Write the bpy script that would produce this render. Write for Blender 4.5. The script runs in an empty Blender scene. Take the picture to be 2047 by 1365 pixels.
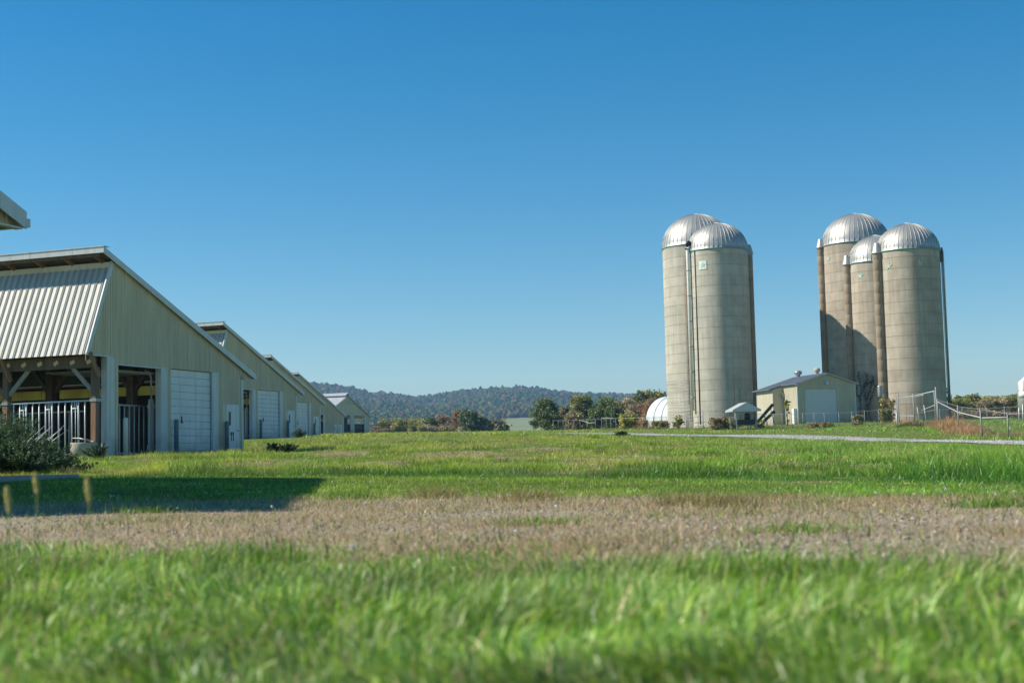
import bpy, math, random
import numpy as np
from mathutils import Vector, Matrix
R_ = random.Random(7)
rng = np.random.default_rng(11)

# ------------------------------------------------------------ camera, sky, sun, exposure
FPX = 2843.0                      # focal length in pixels of the 2047 px wide photograph
CZ = 0.32                         # eye height above the near lawn
PITCH = math.atan(242.5 / FPX); ROLL = math.radians(1.295)
_f = np.array([0, math.cos(PITCH), math.sin(PITCH)]); _r = np.array([1., 0, 0]); _u = np.cross(_r, _f)
_c, _s = math.cos(ROLL), math.sin(ROLL)
CR = _c * _r - _s * _u; CU = _s * _r + _c * _u
SUN_EL = 42.2; SUN_AZ = 2.0        # degrees the sun stands ahead of due left
SC = bpy.context.scene
cam = bpy.data.cameras.new('camera'); camo = bpy.data.objects.new('camera', cam); SC.collection.objects.link(camo)
M4 = Matrix(((CR[0], CU[0], -_f[0], 0), (CR[1], CU[1], -_f[1], 0), (CR[2], CU[2], -_f[2], CZ), (0, 0, 0, 1)))
camo.matrix_world = M4
cam.sensor_width = 36.0; cam.lens = 36.0 * FPX / 2047.0
cam.clip_start = 0.02; cam.clip_end = 9000
cam.dof.use_dof = True; cam.dof.focus_distance = 75.0
cam.dof.aperture_fstop = 4.0; cam.dof.aperture_blades = 9
SC.camera = camo
W = bpy.data.worlds.new('World'); SC.world = W; W.use_nodes = True
wn = W.node_tree.nodes; wl = W.node_tree.links
sky = wn.new('ShaderNodeTexSky'); sky.sky_type = 'NISHITA'; sky.sun_disc = False
sky.sun_elevation = math.radians(SUN_EL); sky.sun_rotation = math.radians(-90 + SUN_AZ)
sky.air_density = 1.0; sky.dust_density = 0.1; sky.ozone_density = 3.0; sky.altitude = 150
hsv = wn.new('ShaderNodeHueSaturation'); hsv.inputs['Saturation'].default_value = 1.46; hsv.inputs['Hue'].default_value = .492
wl.new(sky.outputs[0], hsv.inputs['Color']); wl.new(hsv.outputs[0], wn['Background'].inputs[0]); wn['Background'].inputs[1].default_value = 0.076
sl = bpy.data.lights.new('sun', 'SUN'); sl.energy = 4.2; sl.angle = math.radians(0.53); sl.color = (1.0, 0.92, 0.78)
so = bpy.data.objects.new('sun', sl); SC.collection.objects.link(so)
_ce = math.cos(math.radians(SUN_EL)); sd = Vector((_ce*math.cos(math.radians(SUN_AZ)), -_ce*math.sin(math.radians(SUN_AZ)), -math.sin(math.radians(SUN_EL))))
so.rotation_euler = sd.to_track_quat('-Z', 'Y').to_euler(); so.location = (-30, 0, 40)
SC.view_settings.view_transform = 'Standard'; SC.view_settings.look = 'None'
SC.view_settings.exposure = 0.65; SC.view_settings.gamma = 1.0
SC.cycles.max_bounces = 6; SC.cycles.volume_bounces = 0; SC.cycles.transparent_max_bounces = 12

def ray(px, py):
    d = _f + CR * ((px - 1023.5) / FPX) - CU * ((py - 682.5) / FPX)
    return d / d[1]
def P(px, py, Z):
    d = ray(px, py) * Z; return np.array([d[0], d[1], d[2] + CZ])

# ------------------------------------------------------------ small tools
C = SC.collection
def tag(o, label=None, cat=None, group=None, kind=None):
    if label: o['label'] = label
    if cat: o['category'] = cat
    if group: o['group'] = group
    if kind: o['kind'] = kind
    return o
def empty(name, loc, rz=0.0, **k):
    o = bpy.data.objects.new(name, None); C.objects.link(o)
    o.location = tuple(float(a) for a in loc); o.rotation_euler = (0, 0, rz); o.empty_display_size = .3
    return tag(o, **k)
def mesh_np(name, V, F, mat, parent=None, col=None, smooth=False):
    """V (n,3); F list of int arrays (m,k), one per face size"""
    me = bpy.data.meshes.new(name)
    V = np.asarray(V, np.float32)
    me.vertices.add(len(V)); me.vertices.foreach_set('co', V.ravel())
    F = [np.asarray(f, np.int32) for f in F if len(f)]
    nl = sum(f.size for f in F); npoly = sum(len(f) for f in F)
    me.loops.add(nl); me.polygons.add(npoly)
    me.loops.foreach_set('vertex_index', np.concatenate([f.ravel() for f in F]))
    tot = np.concatenate([np.full(len(f), f.shape[1], np.int32) for f in F])
    st = np.concatenate([[0], np.cumsum(tot)[:-1]]).astype(np.int32)
    me.polygons.foreach_set('loop_start', st)
    try: me.polygons.foreach_set('loop_total', tot)
    except Exception: pass
    me.polygons.foreach_set('use_smooth', np.full(npoly, bool(smooth)))
    if col is not None:
        a = me.color_attributes.new('Col', 'FLOAT_COLOR', 'POINT')
        cc = np.ones((len(V), 4), np.float32); cc[:, :3] = col
        a.data.foreach_set('color', cc.ravel())
    me.update(calc_edges=True)
    me.materials.append(mat)
    o = bpy.data.objects.new(name, me); C.objects.link(o)
    if parent: o.parent = parent
    return o
class MB:
    def __init__(s): s.v = []; s.f = []; s.sm = []
    def add(s, vs, fs, smooth=False):
        b = len(s.v); s.v += [tuple(float(c) for c in v) for v in vs]
        s.f += [tuple(b + i for i in f) for f in fs]; s.sm += [smooth] * len(fs); return s
    def box(s, x0, x1, y0, y1, z0, z1):
        return s.add([(x0,y0,z0),(x1,y0,z0),(x1,y1,z0),(x0,y1,z0),(x0,y0,z1),(x1,y0,z1),(x1,y1,z1),(x0,y1,z1)],
                     [(0,3,2,1),(4,5,6,7),(0,1,5,4),(1,2,6,5),(2,3,7,6),(3,0,4,7)])
    def bar(s, p, q, w, h=None, up=(0,0,1)):
        p = Vector(p); q = Vector(q); d = (q - p).normalized(); up = Vector(up)
        if abs(d.dot(up)) > .98: up = Vector((0, 1, 0))
        a = d.cross(up).normalized() * (w / 2); b = a.cross(d).normalized() * ((h or w) / 2)
        vs = [p-a-b, p+a-b, p+a+b, p-a+b, q-a-b, q+a-b, q+a+b, q-a+b]
        return s.add(vs, [(0,3,2,1),(4,5,6,7),(0,1,5,4),(1,2,6,5),(2,3,7,6),(3,0,4,7)])
    def tube(s, pts, r, n=8, cap=True, r2=None):
        pts = [Vector(p) for p in pts]; rings = []; b = len(s.v); m = len(pts)
        for i, p in enumerate(pts):
            d = (pts[min(i+1, m-1)] - pts[max(i-1, 0)]).normalized()
            up = Vector((0,0,1)) if abs(d.z) < .95 else Vector((1,0,0))
            a = d.cross(up).normalized(); c = d.cross(a).normalized()
            rr = r if r2 is None else r + (r2 - r) * i / (m - 1)
            s.v += [tuple(p + a * math.cos(t) * rr + c * math.sin(t) * rr) for t in [2*math.pi*k/n for k in range(n)]]
        for i in range(m - 1):
            for k in range(n):
                s.f.append((b+i*n+k, b+i*n+(k+1) % n, b+(i+1)*n+(k+1) % n, b+(i+1)*n+k)); s.sm.append(True)
        if cap:
            s.f.append(tuple(b+k for k in range(n-1, -1, -1))); s.f.append(tuple(b+(m-1)*n+k for k in range(n))); s.sm += [False, False]
        return s
    def lathe(s, prof, n=48, c=(0, 0), a0=0, a1=2*math.pi, smooth=True):
        b = len(s.v); full = abs(a1 - a0 - 2*math.pi) < 1e-6; m = n if full else n + 1
        for r, z in prof:
            for k in range(m):
                t = a0 + (a1 - a0) * k / n
                s.v.append((c[0] + r*math.cos(t), c[1] + r*math.sin(t), z))
        for i in range(len(prof) - 1):
            for k in range(n):
                k2 = (k + 1) % m
                s.f.append((b+i*m+k, b+i*m+k2, b+(i+1)*m+k2, b+(i+1)*m+k)); s.sm.append(smooth)
        return s
    def prism(s, pts, ax, lo, hi):
        """pts: polygon; ax 'y': pts are (x,z), extruded in y; ax 'x': pts are (y,z); ax 'z': (x,y)"""
        n = len(pts)
        def mk(p, t): return (p[0], t, p[1]) if ax == 'y' else ((t, p[0], p[1]) if ax == 'x' else (p[0], p[1], t))
        vs = [mk(p, lo) for p in pts] + [mk(p, hi) for p in pts]
        return s.add(vs, [tuple(range(n)), tuple(range(2*n-1, n-1, -1))] + [(i, i+n, (i+1) % n + n, (i+1) % n) for i in range(n)])
    def build(s, name, mat, parent=None, recalc=True):
        me = bpy.data.meshes.new(name); me.from_pydata(s.v, [], s.f)
        me.polygons.foreach_set('use_smooth', s.sm); me.materials.append(mat); me.update()
        if recalc:
            import bmesh
            bm = bmesh.new(); bm.from_mesh(me); bmesh.ops.recalc_face_normals(bm, faces=bm.faces); bm.to_mesh(me); bm.free()
        o = bpy.data.objects.new(name, me); C.objects.link(o)
        if parent: o.parent = parent
        return o

# ------------------------------------------------------------ materials
def nodes(m): m.use_nodes = True; return m.node_tree.nodes, m.node_tree.links, m.node_tree.nodes['Principled BSDF']
def mat(name, col, rough=.7, metal=0.0, var=.12, scale=3.0, stretch=(1,1,1), bump=0.0, bscale=30, spec=.5, var2=None, dirt=None):
    m = bpy.data.materials.new(name); n, l, b = nodes(m)
    tc = n.new('ShaderNodeTexCoord'); mp = n.new('ShaderNodeMapping'); mp.inputs['Scale'].default_value = stretch
    l.new(tc.outputs['Object'], mp.inputs[0])
    nz = n.new('ShaderNodeTexNoise'); nz.inputs['Scale'].default_value = scale; nz.inputs['Detail'].default_value = 6; nz.inputs['Roughness'].default_value = .65
    l.new(mp.outputs[0], nz.inputs[0])
    cr = n.new('ShaderNodeValToRGB'); cr.color_ramp.elements[0].position = .3; cr.color_ramp.elements[1].position = .7
    lo = tuple(c * (1 - var) for c in col) if var2 is None else var2
    hi = tuple(min(1, c * (1 + var)) for c in col) if var2 is None else col
    cr.color_ramp.elements[0].color = (*lo, 1); cr.color_ramp.elements[1].color = (*hi, 1)
    l.new(nz.outputs[0], cr.inputs[0]); src = cr.outputs[0]
    if dirt:          # splashed soil low on the sheet, with a ragged edge, and faint run-off streaks
        sp = n.new('ShaderNodeSeparateXYZ'); l.new(tc.outputs['Object'], sp.inputs[0])
        n2 = n.new('ShaderNodeTexNoise'); n2.inputs['Scale'].default_value = 2.2; n2.inputs['Detail'].default_value = 7; l.new(tc.outputs['Object'], n2.inputs[0])
        ma = n.new('ShaderNodeMath'); ma.operation = 'MULTIPLY_ADD'; l.new(n2.outputs[0], ma.inputs[0]); ma.inputs[1].default_value = -1.5; l.new(sp.outputs[2], ma.inputs[2])
        mr = n.new('ShaderNodeMapRange'); mr.inputs[1].default_value = -.75; mr.inputs[2].default_value = .1; mr.inputs[3].default_value = .75; mr.inputs[4].default_value = 0; l.new(ma.outputs[0], mr.inputs[0])
        mp2 = n.new('ShaderNodeMapping'); mp2.inputs['Scale'].default_value = (5, 5, .22); l.new(tc.outputs['Object'], mp2.inputs[0])
        n3 = n.new('ShaderNodeTexNoise'); n3.inputs['Scale'].default_value = 1.5; n3.inputs['Detail'].default_value = 5; l.new(mp2.outputs[0], n3.inputs[0])
        r3 = n.new('ShaderNodeMapRange'); r3.inputs[1].default_value = .52; r3.inputs[2].default_value = .72; r3.inputs[3].default_value = 0; r3.inputs[4].default_value = .30; l.new(n3.outputs[0], r3.inputs[0])
        for f_, c_ in ((mr.outputs[0], dirt), (r3.outputs[0], tuple(k*.7 for k in dirt))):
            mx = n.new('ShaderNodeMixRGB'); l.new(f_, mx.inputs[0]); l.new(src, mx.inputs[1]); mx.inputs[2].default_value = (*c_, 1); src = mx.outputs[0]
    l.new(src, b.inputs['Base Color'])
    b.inputs['Roughness'].default_value = rough; b.inputs['Metallic'].default_value = metal
    b.inputs['Specular IOR Level'].default_value = spec
    if bump:
        nb = n.new('ShaderNodeTexNoise'); nb.inputs['Scale'].default_value = bscale; nb.inputs['Detail'].default_value = 4
        l.new(mp.outputs[0], nb.inputs[0]); bp = n.new('ShaderNodeBump'); bp.inputs['Strength'].default_value = bump; bp.inputs['Distance'].default_value = .02
        l.new(nb.outputs[0], bp.inputs['Height']); l.new(bp.outputs[0], b.inputs['Normal'])
    return m
def leafmat(name, trans=.45, gloss=.04, rough=.45):
    m = bpy.data.materials.new(name); n, l, b = nodes(m)
    n.remove(b); out = n['Material Output']
    at = n.new('ShaderNodeAttribute'); at.attribute_name = 'Col'
    d = n.new('ShaderNodeBsdfDiffuse'); t = n.new('ShaderNodeBsdfTranslucent'); g = n.new('ShaderNodeBsdfGlossy')
    g.inputs['Roughness'].default_value = rough; g.inputs['Color'].default_value = (.9, .95, 1, 1)
    for s in (d, t): l.new(at.outputs['Color'], s.inputs['Color'])
    m1 = n.new('ShaderNodeMixShader'); m1.inputs[0].default_value = trans
    m2 = n.new('ShaderNodeMixShader'); m2.inputs[0].default_value = gloss
    l.new(d.outputs[0], m1.inputs[1]); l.new(t.outputs[0], m1.inputs[2]); l.new(m1.outputs[0], m2.inputs[1]); l.new(g.outputs[0], m2.inputs[2])
    l.new(m2.outputs[0], out.inputs[0]); return m
MT = {}
MT['siding'] = mat('tan_siding', (.67, .57, .405), .5, 0, .10, 1.2, (1, 1, .25), dirt=(.33, .28, .19))
MT['white'] = mat('white_steel', (.62, .64, .63), .45, 0, .08, 2, (1, 1, .3), dirt=(.33, .30, .24))
MT['panel'] = mat('galvanised_panel', (.47, .465, .43), .6, .1, .12, 1.6, (1, 1, .3))
MT['door'] = mat('white_door', (.76, .77, .76), .45, 0, .08, 1.3, (1, 1, .6), dirt=(.36, .33, .28))
MT['roof'] = mat('roof_metal', (.55, .56, .57), .4, .3, .1, 1.5)
MT['greysteel'] = mat('grey_steel', (.34, .36, .37), .45, .5, .15, 6)
MT['fencerail'] = mat('pale_fence_rail', (.42, .42, .41), .6, .1, .15, 9)
MT['fencepipe'] = mat('fence_pipe', (.27, .27, .26), .65, .1, .2, 9)
MT['rail'] = mat('galvanised_rail', (.56, .60, .62), .5, .15, .15, 9)
MT['bollard'] = mat('bollard_paint', (.12, .20, .25), .5, 0, .2, 6)
MT['timber'] = mat('dark_timber', (.17, .115, .085), .85, 0, .3, 5, (1, 1, .15), .3, 20)
MT['rust'] = mat('red_brown_timber', (.27, .15, .09), .85, 0, .35, 5, (1, 1, .2), .3, 20)
MT['greywood'] = mat('weathered_wood', (.33, .30, .27), .85, 0, .25, 5, (1, 1, .2), .3, 20)
MT['black'] = mat('black_paint', (.015, .013, .014), .5, 0, .2, 5)
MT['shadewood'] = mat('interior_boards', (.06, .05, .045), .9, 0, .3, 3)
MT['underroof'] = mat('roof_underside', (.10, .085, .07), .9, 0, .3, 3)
MT['concrete'] = mat('concrete', (.42, .38, .31), .9, 0, .18, 3, (1, 1, 1), .4, 18)
MT['slab'] = mat('slab_concrete', (.36, .35, .33), .9, 0, .2, 3, (1, 1, 1), .4, 18)
MT['teal'] = mat('teal_paint', (.10, .30, .27), .5, 0, .2, 5)
MT['starteal'] = mat('faded_teal_paint', (.36, .62, .56), .7, 0, .25, 4)
MT['starfade'] = mat('very_faded_teal_paint', (.38, .50, .42), .8, 0, .15, 4)
MT['signwhite'] = mat('sign_white', (.72, .74, .70), .6, 0, .08, 2)
MT['bluegrey'] = mat('bluegrey_door', (.60, .61, .62), .45, 0, .05, 2)
MT['shedwall'] = mat('shed_siding', (.50, .46, .34), .5, 0, .09, 1.0, (1, 1, .3), dirt=(.28, .24, .17))
MT['shedroof'] = mat('shed_roof', (.24, .26, .29), .42, .4, .15, 1.5)
MT['fabric'] = mat('white_fabric', (.56, .61, .64), .6, 0, .04, 1)
MT['whitepipe'] = mat('white_pipe', (.84, .85, .83), .4, .1, .08, 2)
MT['ruststeel'] = mat('rusty_steel', (.27, .16, .10), .75, .2, .35, 6)
MT['darksteel'] = mat('dark_steel', (.035, .035, .04), .5, .3, .3, 4)
MT['leaf'] = leafmat('foliage', .45, .05, .5)
MT['grass'] = leafmat('grass_blades', .38, .035, .42)
MT['drygrass'] = leafmat('dry_grass_blades', .4, .03, .5)
MT['bark'] = mat('bark', (.13, .10, .075), .9, 0, .3, 6, (1, 1, .2), .4, 15)
# dome metal: galvanised, slightly mottled
def dome_mat():
    m = mat('dome_metal', (.44, .435, .405), .47, .55, .08, 1.2, (1, 1, 1)); return m
MT['dome'] = dome_mat()
# translucent yellow curtain
m = bpy.data.materials.new('yellow_curtain'); n, l, b = nodes(m); n.remove(b)
tc = n.new('ShaderNodeTexCoord'); nz = n.new('ShaderNodeTexNoise'); nz.inputs['Scale'].default_value = 1.4; l.new(tc.outputs['Object'], nz.inputs[0])
cr = n.new('ShaderNodeValToRGB'); cr.color_ramp.elements[0].color = (.80, .64, .28, 1); cr.color_ramp.elements[1].color = (.92, .80, .42, 1); cr.color_ramp.elements[0].position = .35; cr.color_ramp.elements[1].position = .65
l.new(nz.outputs[0], cr.inputs[0])
d = n.new('ShaderNodeBsdfDiffuse'); t = n.new('ShaderNodeBsdfTranslucent'); mx = n.new('ShaderNodeMixShader'); mx.inputs[0].default_value = .8
l.new(cr.outputs[0], d.inputs[0]); l.new(cr.outputs[0], t.inputs[0]); l.new(d.outputs[0], mx.inputs[1]); l.new(t.outputs[0], mx.inputs[2]); l.new(mx.outputs[0], n['Material Output'].inputs[0])
MT['yellow'] = m
# silo concrete: poured rings with their own tone, vertical stains
def silo_mat(name, c1, c2, ring):
    m = bpy.data.materials.new(name); n, l, b = nodes(m)
    tc = n.new('ShaderNodeTexCoord'); sp = n.new('ShaderNodeSeparateXYZ'); l.new(tc.outputs['Object'], sp.inputs[0])
    dv = n.new('ShaderNodeMath'); dv.operation = 'DIVIDE'; dv.inputs[1].default_value = ring; l.new(sp.outputs[2], dv.inputs[0])
    fl = n.new('ShaderNodeMath'); fl.operation = 'FLOOR'; l.new(dv.outputs[0], fl.inputs[0])
    wnz = n.new('ShaderNodeTexWhiteNoise'); wnz.noise_dimensions = '1D'; l.new(fl.outputs[0], wnz.inputs['W'])
    # darker just above and below each joint
    fr = n.new('ShaderNodeMath'); fr.operation = 'FRACT'; l.new(dv.outputs[0], fr.inputs[0])
    rj = n.new('ShaderNodeValToRGB'); rj.color_ramp.elements[0].position = 0; rj.color_ramp.elements[0].color = (.86,)*3+(1,)
    rj.color_ramp.elements[1].position = .05; rj.color_ramp.elements[1].color = (1,)*3+(1,)
    e = rj.color_ramp.elements.new(.965); e.color = (1,)*3+(1,); e = rj.color_ramp.elements.new(1.0); e.color = (.80,)*3+(1,)
    l.new(fr.outputs[0], rj.inputs[0])
    mp = n.new('ShaderNodeMapping'); mp.inputs['Scale'].default_value = (1.1, 1.1, .12); l.new(tc.outputs['Object'], mp.inputs[0])
    nz = n.new('ShaderNodeTexNoise'); nz.inputs['Scale'].default_value = 1.3; nz.inputs['Detail'].default_value = 8; nz.inputs['Roughness'].default_value = .7; l.new(mp.outputs[0], nz.inputs[0])
    nz2 = n.new('ShaderNodeTexNoise'); nz2.inputs['Scale'].default_value = .8; nz2.inputs['Detail'].default_value = 8; l.new(tc.outputs['Object'], nz2.inputs[0])
    nz3 = n.new('ShaderNodeTexNoise'); nz3.inputs['Scale'].default_value = 9; nz3.inputs['Detail'].default_value = 6; l.new(tc.outputs['Object'], nz3.inputs[0])
    a = n.new('ShaderNodeMath'); a.operation = 'ADD'; l.new(nz.outputs[0], a.inputs[0]); l.new(nz2.outputs[0], a.inputs[1])
    a2 = n.new('ShaderNodeMath'); a2.operation = 'MULTIPLY_ADD'; l.new(wnz.outputs[0], a2.inputs[0]); a2.inputs[1].default_value = .22; l.new(a.outputs[0], a2.inputs[2])
    a3 = n.new('ShaderNodeMath'); a3.operation = 'MULTIPLY_ADD'; l.new(nz3.outputs[0], a3.inputs[0]); a3.inputs[1].default_value = .25; l.new(a2.outputs[0], a3.inputs[2])
    mr = n.new('ShaderNodeMapRange'); mr.inputs[1].default_value = .95; mr.inputs[2].default_value = 1.7; l.new(a3.outputs[0], mr.inputs[0])
    mx = n.new('ShaderNodeMixRGB'); mx.inputs[1].default_value = (*c1, 1); mx.inputs[2].default_value = (*c2, 1); l.new(mr.outputs[0], mx.inputs[0])
    mu = n.new('ShaderNodeMixRGB'); mu.blend_type = 'MULTIPLY'; mu.inputs[0].default_value = .8; l.new(mx.outputs[0], mu.inputs[1]); l.new(rj.outputs[0], mu.inputs[2])
    mps = n.new('ShaderNodeMapping'); mps.inputs['Scale'].default_value = (2.4, 2.4, .11); l.new(tc.outputs['Object'], mps.inputs[0])
    ns = n.new('ShaderNodeTexNoise'); ns.inputs['Scale'].default_value = 1.4; ns.inputs['Detail'].default_value = 6; l.new(mps.outputs[0], ns.inputs[0])
    rs = n.new('ShaderNodeValToRGB'); rs.color_ramp.elements[0].position = .40; rs.color_ramp.elements[0].color = (1, 1, 1, 1); rs.color_ramp.elements[1].position = .68; rs.color_ramp.elements[1].color = (.80, .76, .70, 1)
    l.new(ns.outputs[0], rs.inputs[0]); m3 = n.new('ShaderNodeMixRGB'); m3.blend_type = 'MULTIPLY'; m3.inputs[0].default_value = .55; l.new(mu.outputs[0], m3.inputs[1]); l.new(rs.outputs[0], m3.inputs[2])
    l.new(m3.outputs[0], b.inputs['Base Color']); b.inputs['Roughness'].default_value = .9; b.inputs['Specular IOR Level'].default_value = .25
    bp = n.new('ShaderNodeBump'); bp.inputs['Strength'].default_value = .5; bp.inputs['Distance'].default_value = .03
    l.new(nz3.outputs[0], bp.inputs['Height']); l.new(bp.outputs[0], b.inputs['Normal'])
    return m
MT['silo_grey'] = silo_mat('silo_concrete_grey', (.40, .375, .31), (.58, .55, .475), 1.22)
MT['silo_brown'] = silo_mat('silo_concrete_brown', (.35, .30, .235), (.54, .485, .395), 1.22)
MT['chute'] = silo_mat('chute_concrete', (.24, .185, .13), (.40, .325, .24), 1.22)
# chain link: real wire pattern, diamonds of 6 cm
def link_mat():
    m = bpy.data.materials.new('chain_link'); n, l, b = nodes(m)
    tc = n.new('ShaderNodeTexCoord'); sp = n.new('ShaderNodeSeparateXYZ'); l.new(tc.outputs['UV'], sp.inputs[0])
    def wire(op):
        a = n.new('ShaderNodeMath'); a.operation = op; l.new(sp.outputs[0], a.inputs[0]); l.new(sp.outputs[1], a.inputs[1])
        k = n.new('ShaderNodeMath'); k.operation = 'MULTIPLY'; k.inputs[1].default_value = 12; l.new(a.outputs[0], k.inputs[0])
        f = n.new('ShaderNodeMath'); f.operation = 'FRACT'; l.new(k.outputs[0], f.inputs[0])
        g = n.new('ShaderNodeMath'); g.operation = 'LESS_THAN'; g.inputs[1].default_value = .05; l.new(f.outputs[0], g.inputs[0]); return g
    w1, w2 = wire('ADD'), wire('SUBTRACT')
    mxm = n.new('ShaderNodeMath'); mxm.operation = 'MAXIMUM'; l.new(w1.outputs[0], mxm.inputs[0]); l.new(w2.outputs[0], mxm.inputs[1])
    b.inputs['Base Color'].default_value = (.10, .10, .10, 1); b.inputs['Roughness'].default_value = .6
    l.new(mxm.outputs[0], b.inputs['Alpha']); return m
MT['link'] = link_mat()

# ------------------------------------------------------------ value noise and terrain
_G = rng.random((256, 256))
def vnoise(x, y):
    x = np.asarray(x, float); y = np.asarray(y, float)
    xi = np.floor(x).astype(int); yi = np.floor(y).astype(int); fx = x - xi; fy = y - yi
    fx = fx*fx*(3-2*fx); fy = fy*fy*(3-2*fy)
    g = lambda a, b: _G[a & 255, b & 255]
    return (g(xi, yi)*(1-fx)+g(xi+1, yi)*fx)*(1-fy)+(g(xi, yi+1)*(1-fx)+g(xi+1, yi+1)*fx)*fy
def fbm(x, y, o=4):
    s = 0; a = .5
    for k in range(o): s = s + a*vnoise(x*2**k+17.3*k, y*2**k+5.1*k); a *= .5
    return s/(1-.5**o)
ctrl = []
for px, py, Z in [(635,952,20.6),(200,952,23),(585,1006,11.3),(1023,990,13),(1023,957,22),(1023,932,31),(1023,905,41),(1023,884,53),(1023,871,68),(1023,869,85),(1023,867,110),
                  (2047,962,14.5),(2047,935,20),(2047,914,28),(2047,902,42),(2047,894,58),(1700,955,17),(1700,925,25),(1700,905,36),(1700,891,60),
                  (2017,874.5,78),(1963,873,80),(1917,856,90),(1874,853,99),(1830,846,126),(1798,845,134),(1750,853,134),(1600,857,137),(1495,859,140),(1400,858,148),
                  (1360,950,21),(1360,915,33),(1360,889,55),(1400,871.5,98),(1400,880,78),(1280,868.5,107),(1180,866.5,116),(1180,862,150),(1700,878.5,81),(2047,883,67),
                  (1023,866,150),(1240,859,150),(1440,856,165),(1620,846,150),(1700,845,152),(1830,845,160),(1960,838,165),(2047,838,165),(2047,845,130),
                  (489,912,59),(218,914,50),(340,912,54),(500,937,35),(594,882,97),(560,885,93),(600,903,60),(641,871,136),(620,872,132),(671,868,180),(690,868,200),
                  (750,902,47),(750,882,64),(750,869,90),(735,868,140),(820,866,110),(700,874,240),(850,870,240),(1023,872,240),(1250,868,240),(1500,850,220),(1800,842,220),(2047,838,220),
                  (200,938,34),(60,925,40),(850,866,150),(900,940,28),(560,945,26),(750,945,27)]:
    p = P(px, py, Z); ctrl.append((p[0], p[1], p[2]))
ctrl += [(x, y, 0.0) for x in (-6, -2.5, 0, 2.5, 6) for y in (-6, 0, 3, 6, 9.5)] + [(-3, 12.5, .03), (3.5, 12, .0), (-6, 14, .06), (7, 9, 0), (12, 10, 0), (-12, 8, .1), (-12, 16, .2), (-12, 20, .25),
         (-16, 50, .8), (-25, 45, .85), (-20, 56, .85), (-45, 50, 1.2), (-40, 70, 1.8), (-26, 92, 2.1), (-22, 90, 2.1), (-40, 100, 2.4), (-27, 130, 3.1), (-45, 135, 3.4), (-40, 190, 4.5), (-60, 220, 4.5), (-20, 30, .4), (-40, 20, .3), (-40, -5, .2),
         (40, 5, 0), (45, 30, .2), (50, 60, .6), (55, 90, 2.0), (75, 130, 4.0), (85, 180, 5.0), (30, -5, 0), (20, 12, 0), (20, 20, .1), (95, 240, 6), (-80, 150, 4), (-80, 60, 2), (75, 60, 1)]
ctrl = np.array(ctrl)
def _tps(r2): return np.where(r2 > 1e-9, r2*np.log(np.maximum(r2, 1e-9)), 0)
_S = 30.0; _n = len(ctrl); _xy = ctrl[:, :2]/_S
_K = _tps(((_xy[:, None]-_xy[None])**2).sum(-1)) + np.eye(_n)*.004
_Pm = np.c_[np.ones(_n), _xy]
_A = np.block([[_K, _Pm], [_Pm.T, np.zeros((3, 3))]])
_w = np.linalg.solve(_A, np.r_[ctrl[:, 2], 0, 0, 0])
def H_near(x, y):
    q = np.c_[x.ravel(), y.ravel()]/_S; out = np.empty(len(q))
    for i in range(0, len(q), 20000):
        k = q[i:i+20000]; out[i:i+20000] = _tps(((k[:, None]-_xy[None])**2).sum(-1))@_w[:_n]+np.c_[np.ones(len(k)), k]@_w[_n:]
    return out.reshape(x.shape)
RPX = np.array([-3000, -600, 0, 400, 560, 624, 698, 722, 737, 751, 783, 810, 832, 869, 917, 966, 1045, 1071, 1109, 1147, 1198, 1274, 1380, 1480, 1600, 2047, 4000.])
RPY = np.array([860, 830, 800, 775, 768, 768, 777, 784, 789, 787, 789.5, 793, 797, 792, 784, 779.5, 775.5, 778, 784, 788.5, 790, 790.5, 800, 832, 838, 842, 850.])
ZR = 2400.0
def smooth(t): t = np.clip(t, 0, 1); return t*t*(3-2*t)
def H(x, y):
    x = np.atleast_1d(np.asarray(x, float)); y = np.atleast_1d(np.asarray(y, float)); x, y = np.broadcast_arrays(x, y)
    nx = np.clip(x, -75, 95); ny = np.clip(y, -8, 240)
    h = H_near(nx, ny)
    h = h + .05*(fbm(x*.35, y*.35)-.5)*smooth((y-14)/15)*(y < 260)
    # far country: a dip behind the crest, a field, then the wooded ridge
    Z = np.maximum(y, 200.)
    px = 1023.5+FPX*x/Z
    ridge = np.interp(px, RPX, RPY); E = (925.25-.02265*(px-1023.5)-ridge-9)/FPX
    far = np.interp(Z, [200, 300, 400, 700, 900, 1050], [4.5, 5.0, 4.0, 4.0, 12, 20])
    t = smooth((Z-1050)/(1500-1050))
    eZ = 20./1050+(.0300-20./1050)*t
    E1 = np.maximum(E, .020)
    t2 = np.clip((Z-1500)/(ZR-1500), 0, 1)
    e2 = np.minimum(eZ, E1)+(E1-np.minimum(eZ, E1))*t2**.85
    hill = Z*e2+(vnoise(x/170, y/170)-.5)*26*np.sin(np.pi*np.clip((Z-1500)/(ZR-1500), 0, 1))
    hill = np.where(Z > ZR, ZR*E1*(1-.5*smooth((Z-ZR)/900)), hill)
    far = np.where(Z > 1050, hill, far)+CZ*0
    k = smooth((y-205)/60)
    return h*(1-k)+far*k
def h1(x, y): return float(H(x, y)[0])
def gp(px, Z, py=862):
    p = P(px, py, Z); return np.array([p[0], Z, h1(p[0], Z)])

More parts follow.
